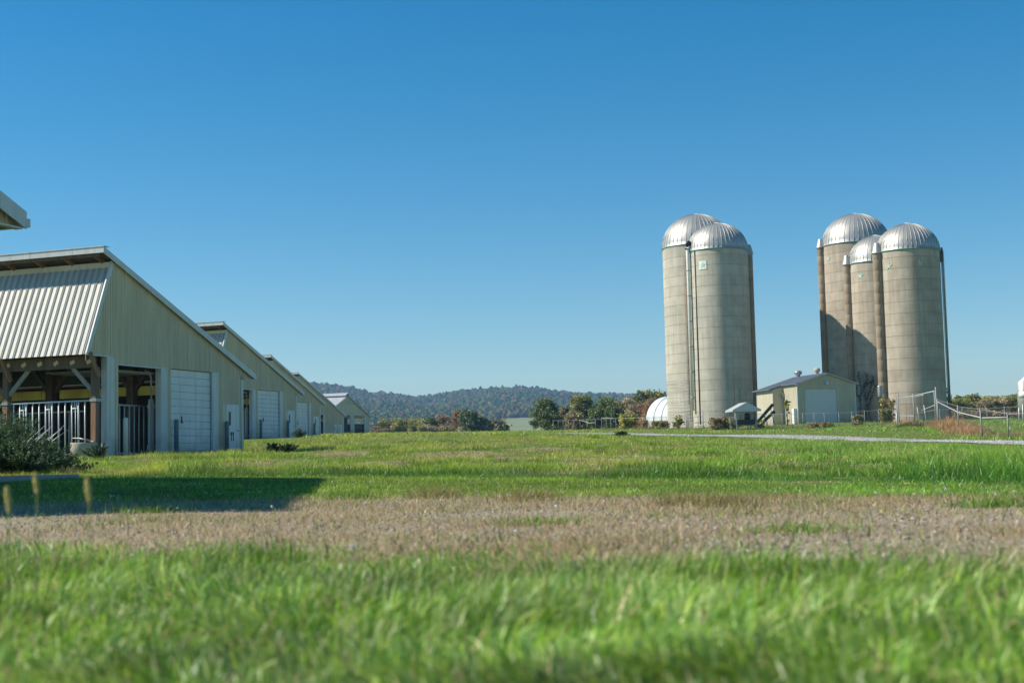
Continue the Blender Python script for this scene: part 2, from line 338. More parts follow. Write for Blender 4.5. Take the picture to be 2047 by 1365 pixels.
def geo(a, b, n, g):  # growing steps
    t = np.linspace(0, 1, n+1)[1:]; return a+(b-a)*(np.exp(g*t)-1)/(math.exp(g)-1)
xs = np.r_[-geo(60, 3200, 55, 4.2)[::-1], np.arange(-60, 60.01, 1.0), geo(60, 3200, 55, 4.2)]
ys = np.r_[-20, -12, np.arange(-8, 30, .6), np.arange(30, 210, 1.2), geo(210, 3350, 110, 3.0)]
GX, GY = np.meshgrid(xs, ys); GZ = H(GX, GY)
nx_, ny_ = len(xs), len(ys)
idx = np.arange(nx_*ny_).reshape(ny_, nx_)
quads = np.stack([idx[:-1, :-1], idx[:-1, 1:], idx[1:, 1:], idx[1:, :-1]], -1).reshape(-1, 4)
# ground material: lawn, old gravel drive, far pasture
gm = bpy.data.materials.new('lawn_ground'); n, l, b = nodes(gm)
tc = n.new('ShaderNodeTexCoord'); sp = n.new('ShaderNodeSeparateXYZ'); l.new(tc.outputs['Object'], sp.inputs[0])
def noise(sc, det=5, src=None):
    z = n.new('ShaderNodeTexNoise'); z.inputs['Scale'].default_value = sc; z.inputs['Detail'].default_value = det; z.inputs['Roughness'].default_value = .7
    l.new(tc.outputs['Object'], z.inputs[0]); return z
def ramp(src, stops):
    r = n.new('ShaderNodeValToRGB'); e = r.color_ramp.elements
    e[0].position, e[0].color = stops[0][0], (*stops[0][1], 1); e[1].position, e[1].color = stops[-1][0], (*stops[-1][1], 1)
    for p_, c_ in stops[1:-1]:
        q_ = e.new(p_); q_.color = (*c_, 1)
    l.new(src, r.inputs[0]); return r
def math_(op, a, b_=None, c_=None):
    k = n.new('ShaderNodeMath'); k.operation = op
    for i, v in enumerate((a, b_, c_)):
        if v is None: continue
        if isinstance(v, (int, float)): k.inputs[i].default_value = v
        else: l.new(v, k.inputs[i])
    return k.outputs[0]
def mixc(f, a, b_):
    k = n.new('ShaderNodeMixRGB')
    for i, v in enumerate((f, a, b_)):
        if hasattr(v, 'is_linked') or hasattr(v, 'links'): l.new(v, k.inputs[i])
        elif isinstance(v, (int, float)): k.inputs[i].default_value = v
        else: k.inputs[i].default_value = (*v, 1)
    return k.outputs[0]
lawn = ramp(noise(1.6).outputs[0], [(.3, (.07, .11, .02)), (.52, (.12, .17, .035)), (.7, (.24, .22, .08))])
grav = ramp(noise(22, 3).outputs[0], [(.3, (.17, .14, .10)), (.5, (.34, .28, .20)), (.68, (.48, .43, .35))])
past = ramp(noise(.02).outputs[0], [(.3, (.17, .21, .09)), (.7, (.27, .28, .14))])
s_ = math_('MULTIPLY_ADD', sp.outputs[0], .68, sp.outputs[1])
s_ = math_('MULTIPLY_ADD', noise(.9, 3).outputs[0], 1.2, s_)
s2 = math_('MULTIPLY_ADD', math_('MINIMUM', sp.outputs[0], 0.0), -.5, s_)
inner = math_('MULTIPLY', math_('GREATER_THAN', s_, 4.2), math_('LESS_THAN', s2, 13.0))
c_ = mixc(inner, lawn.outputs[0], grav.outputs[0])
fz = n.new('ShaderNodeMapRange'); fz.inputs[1].default_value = 240; fz.inputs[2].default_value = 700; l.new(sp.outputs[1], fz.inputs[0])
c_ = mixc(fz.outputs[0], c_, past.outputs[0])
l.new(c_, b.inputs['Base Color']); b.inputs['Roughness'].default_value = 1; b.inputs['Specular IOR Level'].default_value = .1
bp = n.new('ShaderNodeBump'); bp.inputs['Strength'].default_value = .8; bp.inputs['Distance'].default_value = .03; l.new(noise(30, 4).outputs[0], bp.inputs['Height']); l.new(bp.outputs[0], b.inputs['Normal'])
ground = mesh_np('ground', np.c_[GX.ravel(), GY.ravel(), GZ.ravel()], [quads], gm, smooth=True); tag(ground, 'lawn and pasture rising to a grassy crest and far ridge', 'ground', kind='structure')
# bilinear height of the ground mesh itself
def HG(x, y):
    x = np.asarray(x, float); y = np.asarray(y, float)
    i = np.clip(np.searchsorted(xs, x)-1, 0, nx_-2); j = np.clip(np.searchsorted(ys, y)-1, 0, ny_-2)
    fx = (x-xs[i])/(xs[i+1]-xs[i]); fy = (y-ys[j])/(ys[j+1]-ys[j])
    return (GZ[j, i]*(1-fx)+GZ[j, i+1]*fx)*(1-fy)+(GZ[j+1, i]*(1-fx)+GZ[j+1, i+1]*fx)*fy
def hg(x, y): return float(HG(x, y))
# gravel road
road_px = [(2500, 50), (2250, 57), (2047, 65), (1900, 71.5), (1700, 81), (1550, 89), (1400, 98), (1280, 107), (1180, 116), (1100, 124), (1040, 134)]
rc = np.array([P(a, 870, z)[:2] for a, z in road_px]); tt = np.linspace(0, len(rc)-1, 220)
rc = np.c_[np.interp(tt, range(len(rc)), rc[:, 0]), np.interp(tt, range(len(rc)), rc[:, 1])]
for _ in range(30): rc[1:-1] = (rc[:-2]+rc[1:-1]*2+rc[2:])/4
rt = np.gradient(rc, axis=0); rt /= np.linalg.norm(rt, axis=1)[:, None]; rn = np.c_[rt[:, 1], -rt[:, 0]]
RW = 2.0
lanes = np.linspace(-1, 1, 9)
wob = .25*(fbm(tt*.6, tt*0)-.5)
RV = []
for i in range(len(rc)):
    for k in lanes:
        q = rc[i]+rn[i]*k*(RW+wob[i]); RV.append((q[0], q[1], hg(q[0], q[1])+.022+.012*(1-abs(k))))
ri = np.arange(len(rc)*9).reshape(-1, 9); rq = np.stack([ri[:-1, :-1], ri[:-1, 1:], ri[1:, 1:], ri[1:, :-1]], -1).reshape(-1, 4)
MT['road'] = mat('grey_gravel', (.46, .45, .43), .95, 0, .2, 1.2, (1, 1, 1), .8, 25, .2, var2=(.30, .29, .275))
tag(mesh_np('gravel_road', RV, [rq], MT['road'], smooth=True), 'pale gravel road crossing the slope in front of the silos', 'road', kind='structure')
def near_road(x, y):
    d = np.full(np.shape(x), 99.)
    for i in range(0, len(rc), 3): d = np.minimum(d, np.hypot(x-rc[i, 0], y-rc[i, 1]))
    return d

# ------------------------------------------------------------ the barns (local axes: x along the gable away from us, y along the barn, z up; u = -x)
DX, DY = .354*1.0002, .935*1.0002
BRZ = math.atan2(DY, DX)
SL = .393
def barn(label, tip_px, Z, floor=None, length=40, width=10.08, variant=0, detail=2, number=None, bolts=True):
    tip = P(tip_px[0], tip_px[1], Z)
    fl = tip[2]-3.35 if floor is None else floor
    root = empty('cattle_barn', (tip[0], tip[1], fl), BRZ, label=label, cat='barn', group='open sided cattle barns in a row')
    L = length; K = width-10.08       # extra width goes to the low side
    wr = lambda u: 3.35+SL*u-.075
    UP = width                        # ridge u
    a = lambda u: u+K                 # shift the detailed end
    # siding of the gable
    m = MB(); SK = MB()
    ptop = (UP-.66, 3.35+SL*(UP-.66)-.18); pbot = (UP+.73, 3.52)
    bot2 = 3.52
    def poly(pts): m.prism([(-u, w) for u, w in pts], 'y', 0, .05)
    poly([(a(9.06), bot2), pbot, ptop, (a(9.06), wr(a(9.06)))])
    u_lo = a(2.62) if variant != 2 else a(2.62)
    poly([(.75, 3.28), (a(9.06), 3.28), (a(9.06), wr(a(9.06))), (.75, wr(.75))])
    poly([(.05, 3.13), (.75, 3.13), (.75, wr(.75)), (.05, wr(.05))])
    full = [(a(5.86), a(6.12)), (a(9.06), a(9.32)), (2.01, 2.62), (.9, 1.07)]
    for q0, q1 in full: poly([(q0, -.15), (q1, -.15), (q1, 3.28 if q1 < a(9.1) else bot2), (q0, 3.28 if q1 < a(9.1) else bot2)])
    poly([(1.07, 2.06), (2.01, 2.06), (2.01, 3.28), (1.07, 3.28)])
    holes = [(a(3.05), a(5.86)), (a(6.12), a(9.06))]
    if K > 1:
        poly([(2.62, -.15), (a(2.62), -.15), (a(2.62), 3.28), (2.62, 3.28)])
    def bottom(u):
        if u > a(9.32): return bot2+.01
        if 1.03 < u < 2.05: return 2.08
        if a(2.6) < u < a(5.88) or a(6.1) < u < a(9.06): return 3.29
        if u < .9: return 3.14
        return -.1
    def top(u):
        t = wr(u)-.02
        if u > ptop[0]: t = min(t, ptop[1]-(u-ptop[0])*(ptop[1]-pbot[1])/(pbot[0]-ptop[0])-.02)
        return t
    u = .2
    while u < UP+.7:
        zb, zt = bottom(u), top(u)
        if zt-zb > .1:
            m.prism([(-u-.03, 0), (-u-.022, -.026), (-u+.022, -.026), (-u+.03, 0)], 'z', zb, zt)
            for k in (.1, .2): m.box(-u-k-.010, -u-k+.010, -.014, 0, max(zb, bottom(u+k)), min(zt, top(u+k)))
        u += .30
    m.build('gable_siding', MT['siding'], root)
    # roof with gable fascia, ridge and eave trims
    r = MB()
    r.prism([(0, 3.29), (0, 3.35), (-UP, 3.35+SL*UP), (-UP, 3.29+SL*UP)], 'y', -.14, L)
    for y in np.arange(.3, L, .6 if detail > 1 else 1.2):
        r.bar((0, y, 3.37), (-UP, y, 3.37+SL*UP), .05, .04)
    r.build('roof', MT['roof'], root)
    ul = MB(); ul.prism([(-.02, 3.262), (-.02, 3.287), (-UP+.02, 3.287+SL*UP-.01), (-UP+.02, 3.262+SL*UP-.01)], 'y', -.138, L-.01); ul.build('shade_lining', MT['underroof'], root)  # dark sheet added so the roof underside reads as deep shade
    t = MB()
    t.prism([(.02, 3.11), (.02, 3.355), (-UP-.02, 3.365+SL*UP), (-UP-.02, 3.14+SL*UP)], 'y', -.165, -.142)
    t.prism([(-UP-.05, 3.16+SL*UP), (-UP-.02, 3.16+SL*UP), (-UP-.02, 3.37+SL*UP), (-UP-.05, 3.37+SL*UP)], 'y', -.165, L)
    t.box(-UP-.07, -UP+.25, -.17, L, 3.372+SL*UP, 3.40+SL*UP)
    t.box(.0, .09, -.17, L, 3.14, 3.26)                              # gutter
    t.box(-.78, -.02, -.13, .0, 3.105, 3.128)                         # eave return
    t.bar((-ptop[0]-.02, -.02, ptop[1]), (-pbot[0]-.02, -.02, pbot[1]), .17, .05, up=(0, 1, 0))
    t.box(-pbot[0], -a(9.4), -.03, .0, bot2-.05, bot2-.003)
    t.box(-a(9.75), -a(9.322), -.03, .22, -.15, bot2-.052)           # corner post
    t.box(-a(6.5), -a(6.123), -.03, .22, -.15, 3.277)                # jambs
    t.box(-a(3.047), -a(2.62) if variant != 2 else -a(2.62), -.03, .06, -.15, 3.277)
    t.box(-.898, -.75, -.035, .08, -.15, 3.10)
    t.box(-a(9.06), -a(6.5), -.012, .0, 3.22, 3.275)
    t.box(-a(5.86), -a(5.83), -.012, .0, -.1, 3.27)
    t.build('trim', MT['white'], root)
    # leaning ribbed panel on the high side
    pv = Vector((-pbot[0]+ptop[0], 0, pbot[1]-ptop[1])); pn = Vector((pv.z, 0, -pv.x)).normalized()
    if pn.x > 0: pn = -pn
    T0 = Vector((-ptop[0], 0, ptop[1]))-Vector((0, 0, .02)); B0 = T0+pv
    s = MB()
    q = [T0, B0, B0+pn*.02, T0+pn*.02]
    s.prism([(v.x, v.z) for v in q], 'y', .0, L)
    y = .14
    while y < L:
        for dy, h, w in ((0, .028, .016), (.065, .025, .016)):
            a0, a1 = T0+pn*(.02+h/2)+Vector((0, y+dy, 0)), B0+pn*(.02+h/2)+Vector((0, y+dy, 0))
            s.bar(a0, a1, w, h, up=tuple(pn))
        y += .27
    s.build('ribbed_panel', MT['panel'], root)
    hs = MB(); hs.prism([(-ptop[0]-.01, ptop[1]-.18), (-ptop[0]-.11, ptop[1]-.20), (-ptop[0]-.11, ptop[1]+.0), (-ptop[0]-.01, ptop[1]+.0)], 'y', .0, L)
    hs.build('head_strip', MT['siding'], root)
    y = .35
    while y < min(L, 20 if detail > 1 else 6):
        rf = MB(); z0 = 3.29+SL*(UP-.05)-.10; rf.bar((-ptop[0]+.25, y, z0-SL*.62-.1), (-UP+.03, y, z0), .06, .18)
        rf.build('rafter', MT['rust'], root); y += 1.29
    # timber frame of the open side
    for i in range(int(L/3.8)+1):
        y = .12+3.8*i
        p = MB(); p.box(-a(10.32), -a(10.08), y-.10, y+.10, -.1, 3.1)
        po = p.build('post', MT['timber'], root)
        k = MB(); k.box(-a(10.34), -a(10.06), y-.13, y+.13, 1.89, 2.0); k.build('bracket', MT['greysteel'], po)
        k = MB(); k.box(-a(10.325), -a(10.2), y-.103, y+.103, -.08, 1.85); k.build('stained_foot', MT['rust'], po)
        if detail > 0:
            for sy in (-1, 1):
                if i == 0 and sy < 0: continue
                b_ = MB(); b_.bar((-a(10.2), y+sy*.1, 2.25), (-a(10.2), y+sy*1.0, 3.15), .07, .15); b_.build('knee_brace', MT['greywood'] if (i+(sy > 0)) % 2 else MT['rust'], root)
            b_ = MB(); b_.bar((-a(10.25), y-.2, 2.75), (-pbot[0]+.05, y-.2, 3.55), .07, .15); b_.build('outer_brace', MT['rust'], root)
        if detail > 1 or i < 3:
            b_ = MB(); b_.box(-a(5.6), -a(5.3), y-.15+1.9, y+.15+1.9, -.1, 5.2); b_.bar((-a(5.4), y+1.9, 2.4), (-a(5.4), y+3.1, 3.9), .14, .14); b_.bar((-a(5.4), y+1.9, 2.4), (-a(5.4), y+.7, 3.9), .14, .14)
            b_.build('inner_post', MT['timber'], root)
    bm_ = MB(); bm_.box(-a(10.32), -a(10.24), .05, L, 3.08, 3.50); bm_.build('beam', MT['timber'], root)
    if detail > 1:
        y = .3
        while y < min(L, 9):
            pl = MB(); ang = math.radians(R_.uniform(20, 40)); cu, su = math.cos(ang), math.sin(ang); hw, hh = .10, .065
            cs = [(y+sx*hw*cu-sz*hh*su, 3.29+sx*hw*su*-1+sz*hh*cu*-1) for sx, sz in ((-1,-1),(1,-1),(1,1),(-1,1))]
            pl.prism(cs, 'x', -a(10.335), -a(10.322)); pl.build('bolt_plate', MT['siding'], root); y += .70
    pu = MB()
    for u in np.arange(1.2, a(10.2), 1.1): pu.box(-u-.03, -u+.03, .1, L-.1, 3.22+SL*u-.13, 3.22+SL*u-.0)
    pu.build('purlins', MT['timber'], root)
    fl_ = MB(); fl_.box(-UP-.2, -.72, .05, L, -.12, .0); fl_.build('floor_slab', MT['slab'], root)
    # back side
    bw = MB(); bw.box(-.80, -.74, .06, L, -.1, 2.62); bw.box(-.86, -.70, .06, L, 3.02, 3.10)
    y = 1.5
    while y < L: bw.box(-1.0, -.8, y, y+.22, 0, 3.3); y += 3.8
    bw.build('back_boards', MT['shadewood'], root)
    yc = MB(); y = .1
    while y < L-.1: yc.box(-.78, -.76, y, y+1.22, 2.62, 3.02); y += 1.25
    yc.build('yellow_curtain', MT['yellow'], root)
    eg = MB(); eg.prism([(-.8, 0), (-.8, wr(.8)-.05), (-UP+.66, wr(UP-.66)-.1), (-UP, 3.5), (-UP, 0)], 'y', L-.05, L); eg.build('end_wall', MT['siding'], root)
    # stall rails along the open side
    def rails(name, yfrom, yto, u_, step=.28, lo=.08, hi=1.94, pat=True, par=root, axis='y'):
        g = MB(); r_ = .028
        def pt(s_, z): return (-u_, s_, z) if axis == 'y' else (-s_, u_, z)
        g.tube([pt(yfrom, hi), pt(yto, hi)], .035, 6); g.tube([pt(yfrom, lo), pt(yto, lo)], .03, 6)
        y = yfrom+.25; k = 0
        while y < yto:
            z1 = hi; z0 = lo
            if pat and k % 4 == 1:
                g.tube([pt(y, 1.68), pt(y+step*.9, 1.68)], .026, 6)
                for f_ in (.3, .6): g.tube([pt(y+step*f_, 1.68), pt(y+step*f_, hi)], .022, 6)
                g.tube([pt(y+step*.45, lo), pt(y+step*.45, 1.68)], .014, 5)
            g.tube([pt(y, z0), pt(y, z1)], r_, 6)
            y += step if not (pat and k % 4 == 1) else step*1.0; k += 1
        return g.build(name, MT['rail'], par)
    nb = int(L/3.8) if detail > 1 else (3 if detail == 1 else 1)
    for i in range(nb):
        rails('stall_railing', .12+3.8*i+.18, .12+3.8*(i+1)-.18, a(10.2))
    rails('gate', a(5.3), a(7.6), 1.2, .30, .12, 1.9, False, root, 'x')
    for yy, uu in ((2.4, a(9.0)), (5.5, a(8.8))):
        if detail > 1: rails('inner_railing', yy, yy+8, uu-1.2, .45, .1, 1.7, False)
    tk = MB(); tk.lathe([(0, 2.14), (.10, 2.12), (.12, 2.02), (.10, 1.98), (.15, 1.9), (.15, 1.8), (.12, 1.74), (.12, .42), (.16, .4), (.16, .22), (.12, .18), (.12, 0), (0, 0)], 14, (-a(6.3), .55)); tk.build('waterer_pipe', MT['white'], root)
    cu_ = MB(); cu_.tube([(-a(7.0), .35, 3.15), (-a(6.72), .35, 3.1), (-a(6.6), .35, 2.9), (-a(6.58), .35, 2.3), (-a(6.58), .35, .1)], .035, 8); cu_.build('door_track', MT['greywood'], root)
    hp = MB(); hp.box(-a(9.0), -a(6.5), .3, 3.2, 3.05, 3.09)
    for k in range(6): hp.box(-a(9.0), -a(6.5), .4+k*.5, .45+k*.5, 3.01, 3.05)
    hp.build('raised_door', MT['greywood'], root)
    # roll-up door with horizontal sections
    if variant == 0:
        d_ = MB(); zs = .20; hgt = 3.06/11
        for k in range(11):
            d_.box(-a(5.86), -a(3.05), .075, .10, zs+k*hgt+.012, zs+(k+1)*hgt-.012)
            for e_ in (.33, .66): d_.box(-a(5.86), -a(3.05), .068, .075, zs+k*hgt+hgt*e_-.008, zs+k*hgt+hgt*e_+.008)
        d_.box(-a(5.86), -a(3.05), .095, .11, zs, zs+3.06)
        do = d_.build('overhead_door', MT['door'], root)
        sm_ = MB()
        for k in range(1, 11): sm_.box(-a(5.855), -a(3.055), .072, .0945, zs+k*hgt-.011, zs+k*hgt+.011)
        sm_.build('door_seams', MT['greysteel'], do)
        kk = MB(); kk.box(-a(5.05), -a(5.02), .04, .07, 1.25, 1.5); kk.box(-a(5.08), -a(4.95), .04, .07, 1.24, 1.28); kk.build('latch', MT['darksteel'], do)
        kb = MB(); kb.box(-a(5.86), -a(3.05), .06, .12, -.12, .195); kb.build('threshold_board', MT['greywood'], root)
    # walk doors
    for j, (q0, q1) in enumerate([(1.07, 2.01)]+([(2.75, 3.55)] if K > 1 else [])):
        d_ = MB(); d_.box(-q1+.01, -q0-.01, -.012 if j == 0 else -.03, .03 if j == 0 else -.004, -.05, 2.05); wd = d_.build('walk_door', MT['door'], root)
        y0 = -.016 if j == 0 else -.034
        w_ = MB(); w_.box(-q1+.2, -q1+.32, y0-.004, y0, 1.2, 1.75); w_.build('window_slit', MT['black'], wd)
        w_ = MB(); w_.box(-q1+.13, -q1+.19, y0-.004, y0, 1.15, 1.78); w_.build('window_trim', MT['siding'], wd)
        w_ = MB(); w_.tube([(-q0-.12, y0-.05, 1.0), (-q0-.12, y0-.01, 1.0)], .03, 8); w_.build('handle', MT['greysteel'], wd)
        if number and j == 0:
            for i_, ch in enumerate(number):
                x0 = -q1+.31+i_*.15; g = MB()
                if ch == '1':
                    g.box(x0+.02, x0+.08, y0-.006, y0, .58, .94)
                    g.prism([(x0+.025, .94), (x0-.035, .88), (x0-.035, .81), (x0+.025, .855)], 'y', y0-.006, y0)
                g.build('painted_digit', MT['black'], wd)
    return root, fl, tip
def local(tip, fl, u, y, z=0): return (tip[0]-u*DX-y*DY, tip[1]-u*DY+y*DX, fl+z)
def bollard(p, h, m_, label):
    b_ = MB(); b_.lathe([(0, h), (.055, h), (.085, h-.04), (.088, h-.1), (.088, -.3), (0, -.3)], 16)
    o = b_.build('bollard', m_, None); o.location = p; tag(o, label, 'bollard', 'bollards guarding the barn doors'); return o
BN = {}
BN[1] = barn('tan cattle barn with the number 11 on its walk door', (504, 748), 59, number='11')
BN[2] = barn('tan cattle barn directly behind the one numbered 11, its white roll door closed', (603.6, 783.5), 97.4, detail=1)
BN[3] = barn('third tan cattle barn from the front of the row seen whole, beyond two others', (647.8, 805.4), 136.3, detail=1)
BN[4] = barn('wide tan cattle barn with an open doorway, last single slope barn of the row', (690.8, 830.5), 200, width=13.6, variant=2, detail=1)
BN[0] = barn('nearest cattle barn, only its roof corner jutting in at the left edge', (33, 426), 20, length=26)
cols = [MT['signwhite'], MT['bollard'], MT['bollard']]
names = {1: 'the barn numbered 11', 2: 'the second whole barn', 3: 'the third whole barn'}
for k in (1, 2, 3):
    _, fl, tip = BN[k]
    for j, (u, lb) in enumerate(((8.62, 'pale bollard before the open gateway of %s'), (5.48, 'blue grey bollard before the white roll door of %s'), (1.98, 'blue grey bollard beside the walk door of %s'))):
        x, y, _z = local(tip, fl, u+.22, -.15)
        bollard((x, y, hg(x, y)), fl+1.36-hg(x, y), cols[j], lb % names[k])

# far twin slope barn
def gable_barn():
    A = P(693.6, 789.5, 240); z0 = A[2]-6.3
    root = empty('cattle_barn', (A[0], A[1], z0), BRZ, label='twin slope tan barn with a raised ridge at the far end of the row', cat='barn')
    hw = 8.2; e = 2.75; L = 36; S = (6.1-e)/hw
    m = MB()
    def w(x): return 6.1-abs(x)*S
    cols_ = [(-hw, -1.2, 0), (-1.2, 1.3, 2.9), (1.3, 2.5, 0), (2.5, 6.4, 2.9), (6.4, hw, 0)]
    for x0, x1, zb in cols_:
        pts = [(x0, zb), (x1, zb), (x1, w(x1))]+([(0, 6.1)] if x0 < 0 < x1 else [])+[(x0, w(x0))]
        m.prism(pts, 'y', 0, .06)
    x = -hw+.3
    while x < hw:
        zb = [c for a0, a1, c in cols_ if a0 <= x <= a1][0]; m.box(x-.02, x+.02, -.02, 0, zb, w(x)-.05); x += .45
    m.build('gable_siding', MT['siding'], root)
    r = MB(); r.prism([(-hw-.4, e-.12), (-hw-.4, e), (-.5, 6.25-.5*S), (-.5, 6.1-.5*S)], 'y', -.2, L); r.prism([(hw+.4, e-.12), (hw+.4, e), (.5, 6.25-.5*S), (.5, 6.1-.5*S)], 'y', -.2, L)
    r.build('roof', MT['roof'], root)
    rd = MB(); rd.prism([(-.9, 6.15), (0, 6.55), (.9, 6.15), (.9, 6.25), (0, 6.68), (-.9, 6.25)], 'y', -.2, L); rd.build('ridge_vent', MT['roof'], root)
    t = MB(); t.box(hw-.02, hw+.12, -.04, .08, 0, e); t.box(1.2, 1.45, -.03, .1, 0, 2.9); t.box(2.35, 2.55, -.03, .1, 0, 2.9); t.box(6.38, 6.6, -.03, .1, 0, 2.9); t.bar((hw+.4, -.21, e-.05), (0, -.21, 6.15), .05, .18, up=(0, 1, 0)); t.bar((-hw-.4, -.21, e-.05), (0, -.21, 6.15), .05, .18, up=(0, 1, 0)); t.build('trim', MT['white'], root)
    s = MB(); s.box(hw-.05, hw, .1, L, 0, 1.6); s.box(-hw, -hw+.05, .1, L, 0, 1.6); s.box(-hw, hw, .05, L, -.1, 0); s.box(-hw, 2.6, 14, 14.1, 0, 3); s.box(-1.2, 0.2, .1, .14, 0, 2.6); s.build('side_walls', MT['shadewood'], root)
    for xx, y in ((-3.2, 1), (-1.8, 5), (1.2, 1), (3.0, 6)):
        p = MB(); p.box(xx-.12, xx+.12, y, y+.24, 0, 3.2); p.bar((xx, y, 2.0), (xx+.9, y, 3.0), .12); p.build('post', MT['timber'], root)
    g = MB()
    for z in (.4, .8, 1.2, 1.5): g.tube([(1.0, .5, z), (6.4, .5, z)], .03, 5)
    for x in np.arange(1.2, 6.5, .5): g.tube([(x, .5, .1), (x, .5, 1.6)], .03, 5)
    g.build('gate', MT['greysteel'], root)
    l_ = MB(); l_.lathe([(0, 5.3), (.25, 5.25), (.3, 5.0), (0, 4.95)], 12, (.8, -.25)); l_.build('lamp', MT['signwhite'], root)
gable_barn()
# concrete trough and hose by the corner of barn 11
_, fl1, tip1 = BN[1]
tx, ty, _z = local(tip1, fl1, 10.85, .1)
q = MB(); zt = fl1+.46; zb = hg(tx, ty)-.15
q.lathe([(0, zt-.25), (.36, zt-.25), (.36, zt), (.44, zt), (.45, zt-.03), (.45, zb), (0, zb)], 32); o = q.build('water_trough', MT['concrete'], None); o.location = (tx, ty, 0)
tag(o, 'round concrete water trough at the corner post of the barn numbered 11', 'trough')
q = MB(); q.tube([(tx+.42*math.cos(t)*(.8 if t > 0 else 1)+(.2 if t > 3.5 else 0), ty-.1+.3*math.sin(t), zt+.03+.13*math.sin(t*.5)**2) for t in np.linspace(-.4, 5.2, 30)], .022, 6)
tag(q.build('hose', MT['greysteel'], None), 'grey hose looped over the round concrete trough', 'hose')
q = MB(); sx, sy = P(20, 978, 20.3)[:2]
q.box(-3.5, .62, -1.2, 1.2, -.4, .07); o = q.build('concrete_slab', MT['slab'], None); o.location = (sx-.3, sy, hg(sx, sy)+.0); o.rotation_euler = (0, 0, BRZ-math.pi/2)
tag(o, 'low grey concrete slab lying at the foot of the dark bush', 'slab')

# ------------------------------------------------------------ silos
def dome(m, r, h, z, n=40):
    prof = [(r*math.cos(t), z+h*math.sin(t)) for t in np.linspace(0, math.pi/2*.985, 16)]
    m.lathe([(r+.02, z-.12), (r+.05, z-.04), (r, z)]+prof[1:]+[(.0, z+h+.02)], n*2)
    return prof
def silo(label, topc, Z, r_px, base_py, top_py, dome_h_px, mt, group, chute=None, stars=(), extras=None):
    """topc: pixel of the wall top centre; Z its depth; r_px radius in photo pixels at the top"""
    r = r_px/FPX*Z*.995*1.01
    top = P(topc, top_py, Z); zt = top[2]; x0 = top[0]
    zb = hg(x0, Z)-.5
    root = empty('silo', (x0, Z, zb), 0, label=label, cat='silo', group=group)
    Hh = zt-zb; ring = 1.22
    w = MB(); w.lathe([(r-.035, 0), (r-.035, Hh-.001)], 96); z = 0
    while z < Hh-.05:
        z1 = min(z+ring, Hh); k_ = r+R_.uniform(-.006, .006)
        w.lathe([(k_, z+.014), (k_, z1-.014)], 96)
        w.lathe([(r-.035, z+.008), (k_, z+.014)], 96); w.lathe([(k_, z1-.014), (r-.035, z1-.008)], 96)
        z = z1
    w.build('wall', mt, root, recalc=False)
    dh = dome_h_px/FPX*Z
    d = MB(); pf = dome(d, r+.05, dh, Hh); dd = d.build('dome', MT['dome'], root)
    rb = MB()
    for k in range(44):
        t = 2*math.pi*k/44; pts = [(pr*math.cos(t)*1.004, pr*math.sin(t)*1.004, pz+.01) for pr, pz in pf[:-1]]
        rb.tube(pts, .028, 4)
    rb.build('dome_ribs', MT['dome'], root)
    cp = MB(); cp.lathe([(.0, Hh+dh+.16), (.18, Hh+dh+.12), (.55, Hh+dh+.0), (.6, Hh+dh-.06)], 20); cp.build('cap', MT['white'], root)
    tr = MB(); tr.lathe([(r+.05, Hh-.14), (r+.10, Hh-.12), (r+.10, Hh-.03), (r+.05, Hh-.01)], 96); tr.build('rim', MT['teal'], root)
    if chute:
        ang, cr, ct = chute; a_ = math.radians(ang); cx, cy = (r+cr*.55)*math.cos(a_), (r+cr*.55)*math.sin(a_)
        zt_ = ct-zb
        c_ = MB(); pr_ = []; z = 0
        while z < zt_: pr_ += [(cr-.02, z), (cr, z+.06), (cr, min(z+1.16, zt_))]; z += 1.22
        c_.lathe(pr_, 28, (cx, cy)); ch = c_.build('chute', MT['chute'], root)
        k = MB(); k.lathe([(0, zt_+1.15), (.28, zt_+1.1), (cr+.12, zt_+.0), (cr+.12, zt_-.05), (0, zt_-.05)], 24, (cx*1.0, cy), smooth=False); k.build('chute_cap', MT['dome'], ch)
    for (spx, spy, size, kind) in stars:
        rr = ray(spx, spy); A = rr[0]**2+1; B = -2*(rr[0]*x0+Z); Cc = x0**2+Z**2-(r+.03)**2
        t = (-B-math.sqrt(max(B*B-4*A*Cc, 0)))/(2*A); sp_ = rr[0]*t, t, rr[2]*t+CZ
        th = math.atan2(sp_[1]-Z, sp_[0]-x0); zc = sp_[2]-zb
        def patch(poly2, name, mat_, off, par):
            mb = MB(); N = len(poly2)
            inner = [(0, 0)]+poly2
            vs = []
            for lay in (0, .02):
                for (px_, pz_) in inner:
                    aa = th+px_/r; vs.append(((r+off+lay)*math.cos(aa), (r+off+lay)*math.sin(aa), zc+pz_))
            fs = []
            for i in range(N): fs.append((N+1, N+2+i, N+2+(i+1) % N)); fs.append((1+i, 1+(i+1) % N, N+2+(i+1) % N, N+2+i))
            mb.add(vs, fs); return mb.build(name, mat_, par)
        star = []
        for k in range(10):
            rad = size if k % 2 == 0 else size*.40; an = math.pi/2+k*math.pi/5; star.append((rad*math.cos(an), rad*math.sin(an)))
        if kind == 'square':
            s_ = size*1.18; ed = [(x, -s_) for x in np.linspace(-s_, s_, 8)]+[(s_, z) for z in np.linspace(-s_, s_, 6)[1:]]+[(x, s_) for x in np.linspace(s_, -s_, 8)[1:]]+[(-s_, z) for z in np.linspace(s_, -s_, 6)[1:-1]]
            sg = patch(ed, 'sign_board', MT['signwhite'], .03, root); patch(star, 'star', MT['starteal'], .055, sg)
        else: patch(star, 'star', MT['starfade'] if kind == 'faint' else MT['starteal'], .03, root)
    if extras: extras(root, r, Hh, dh)
    return root
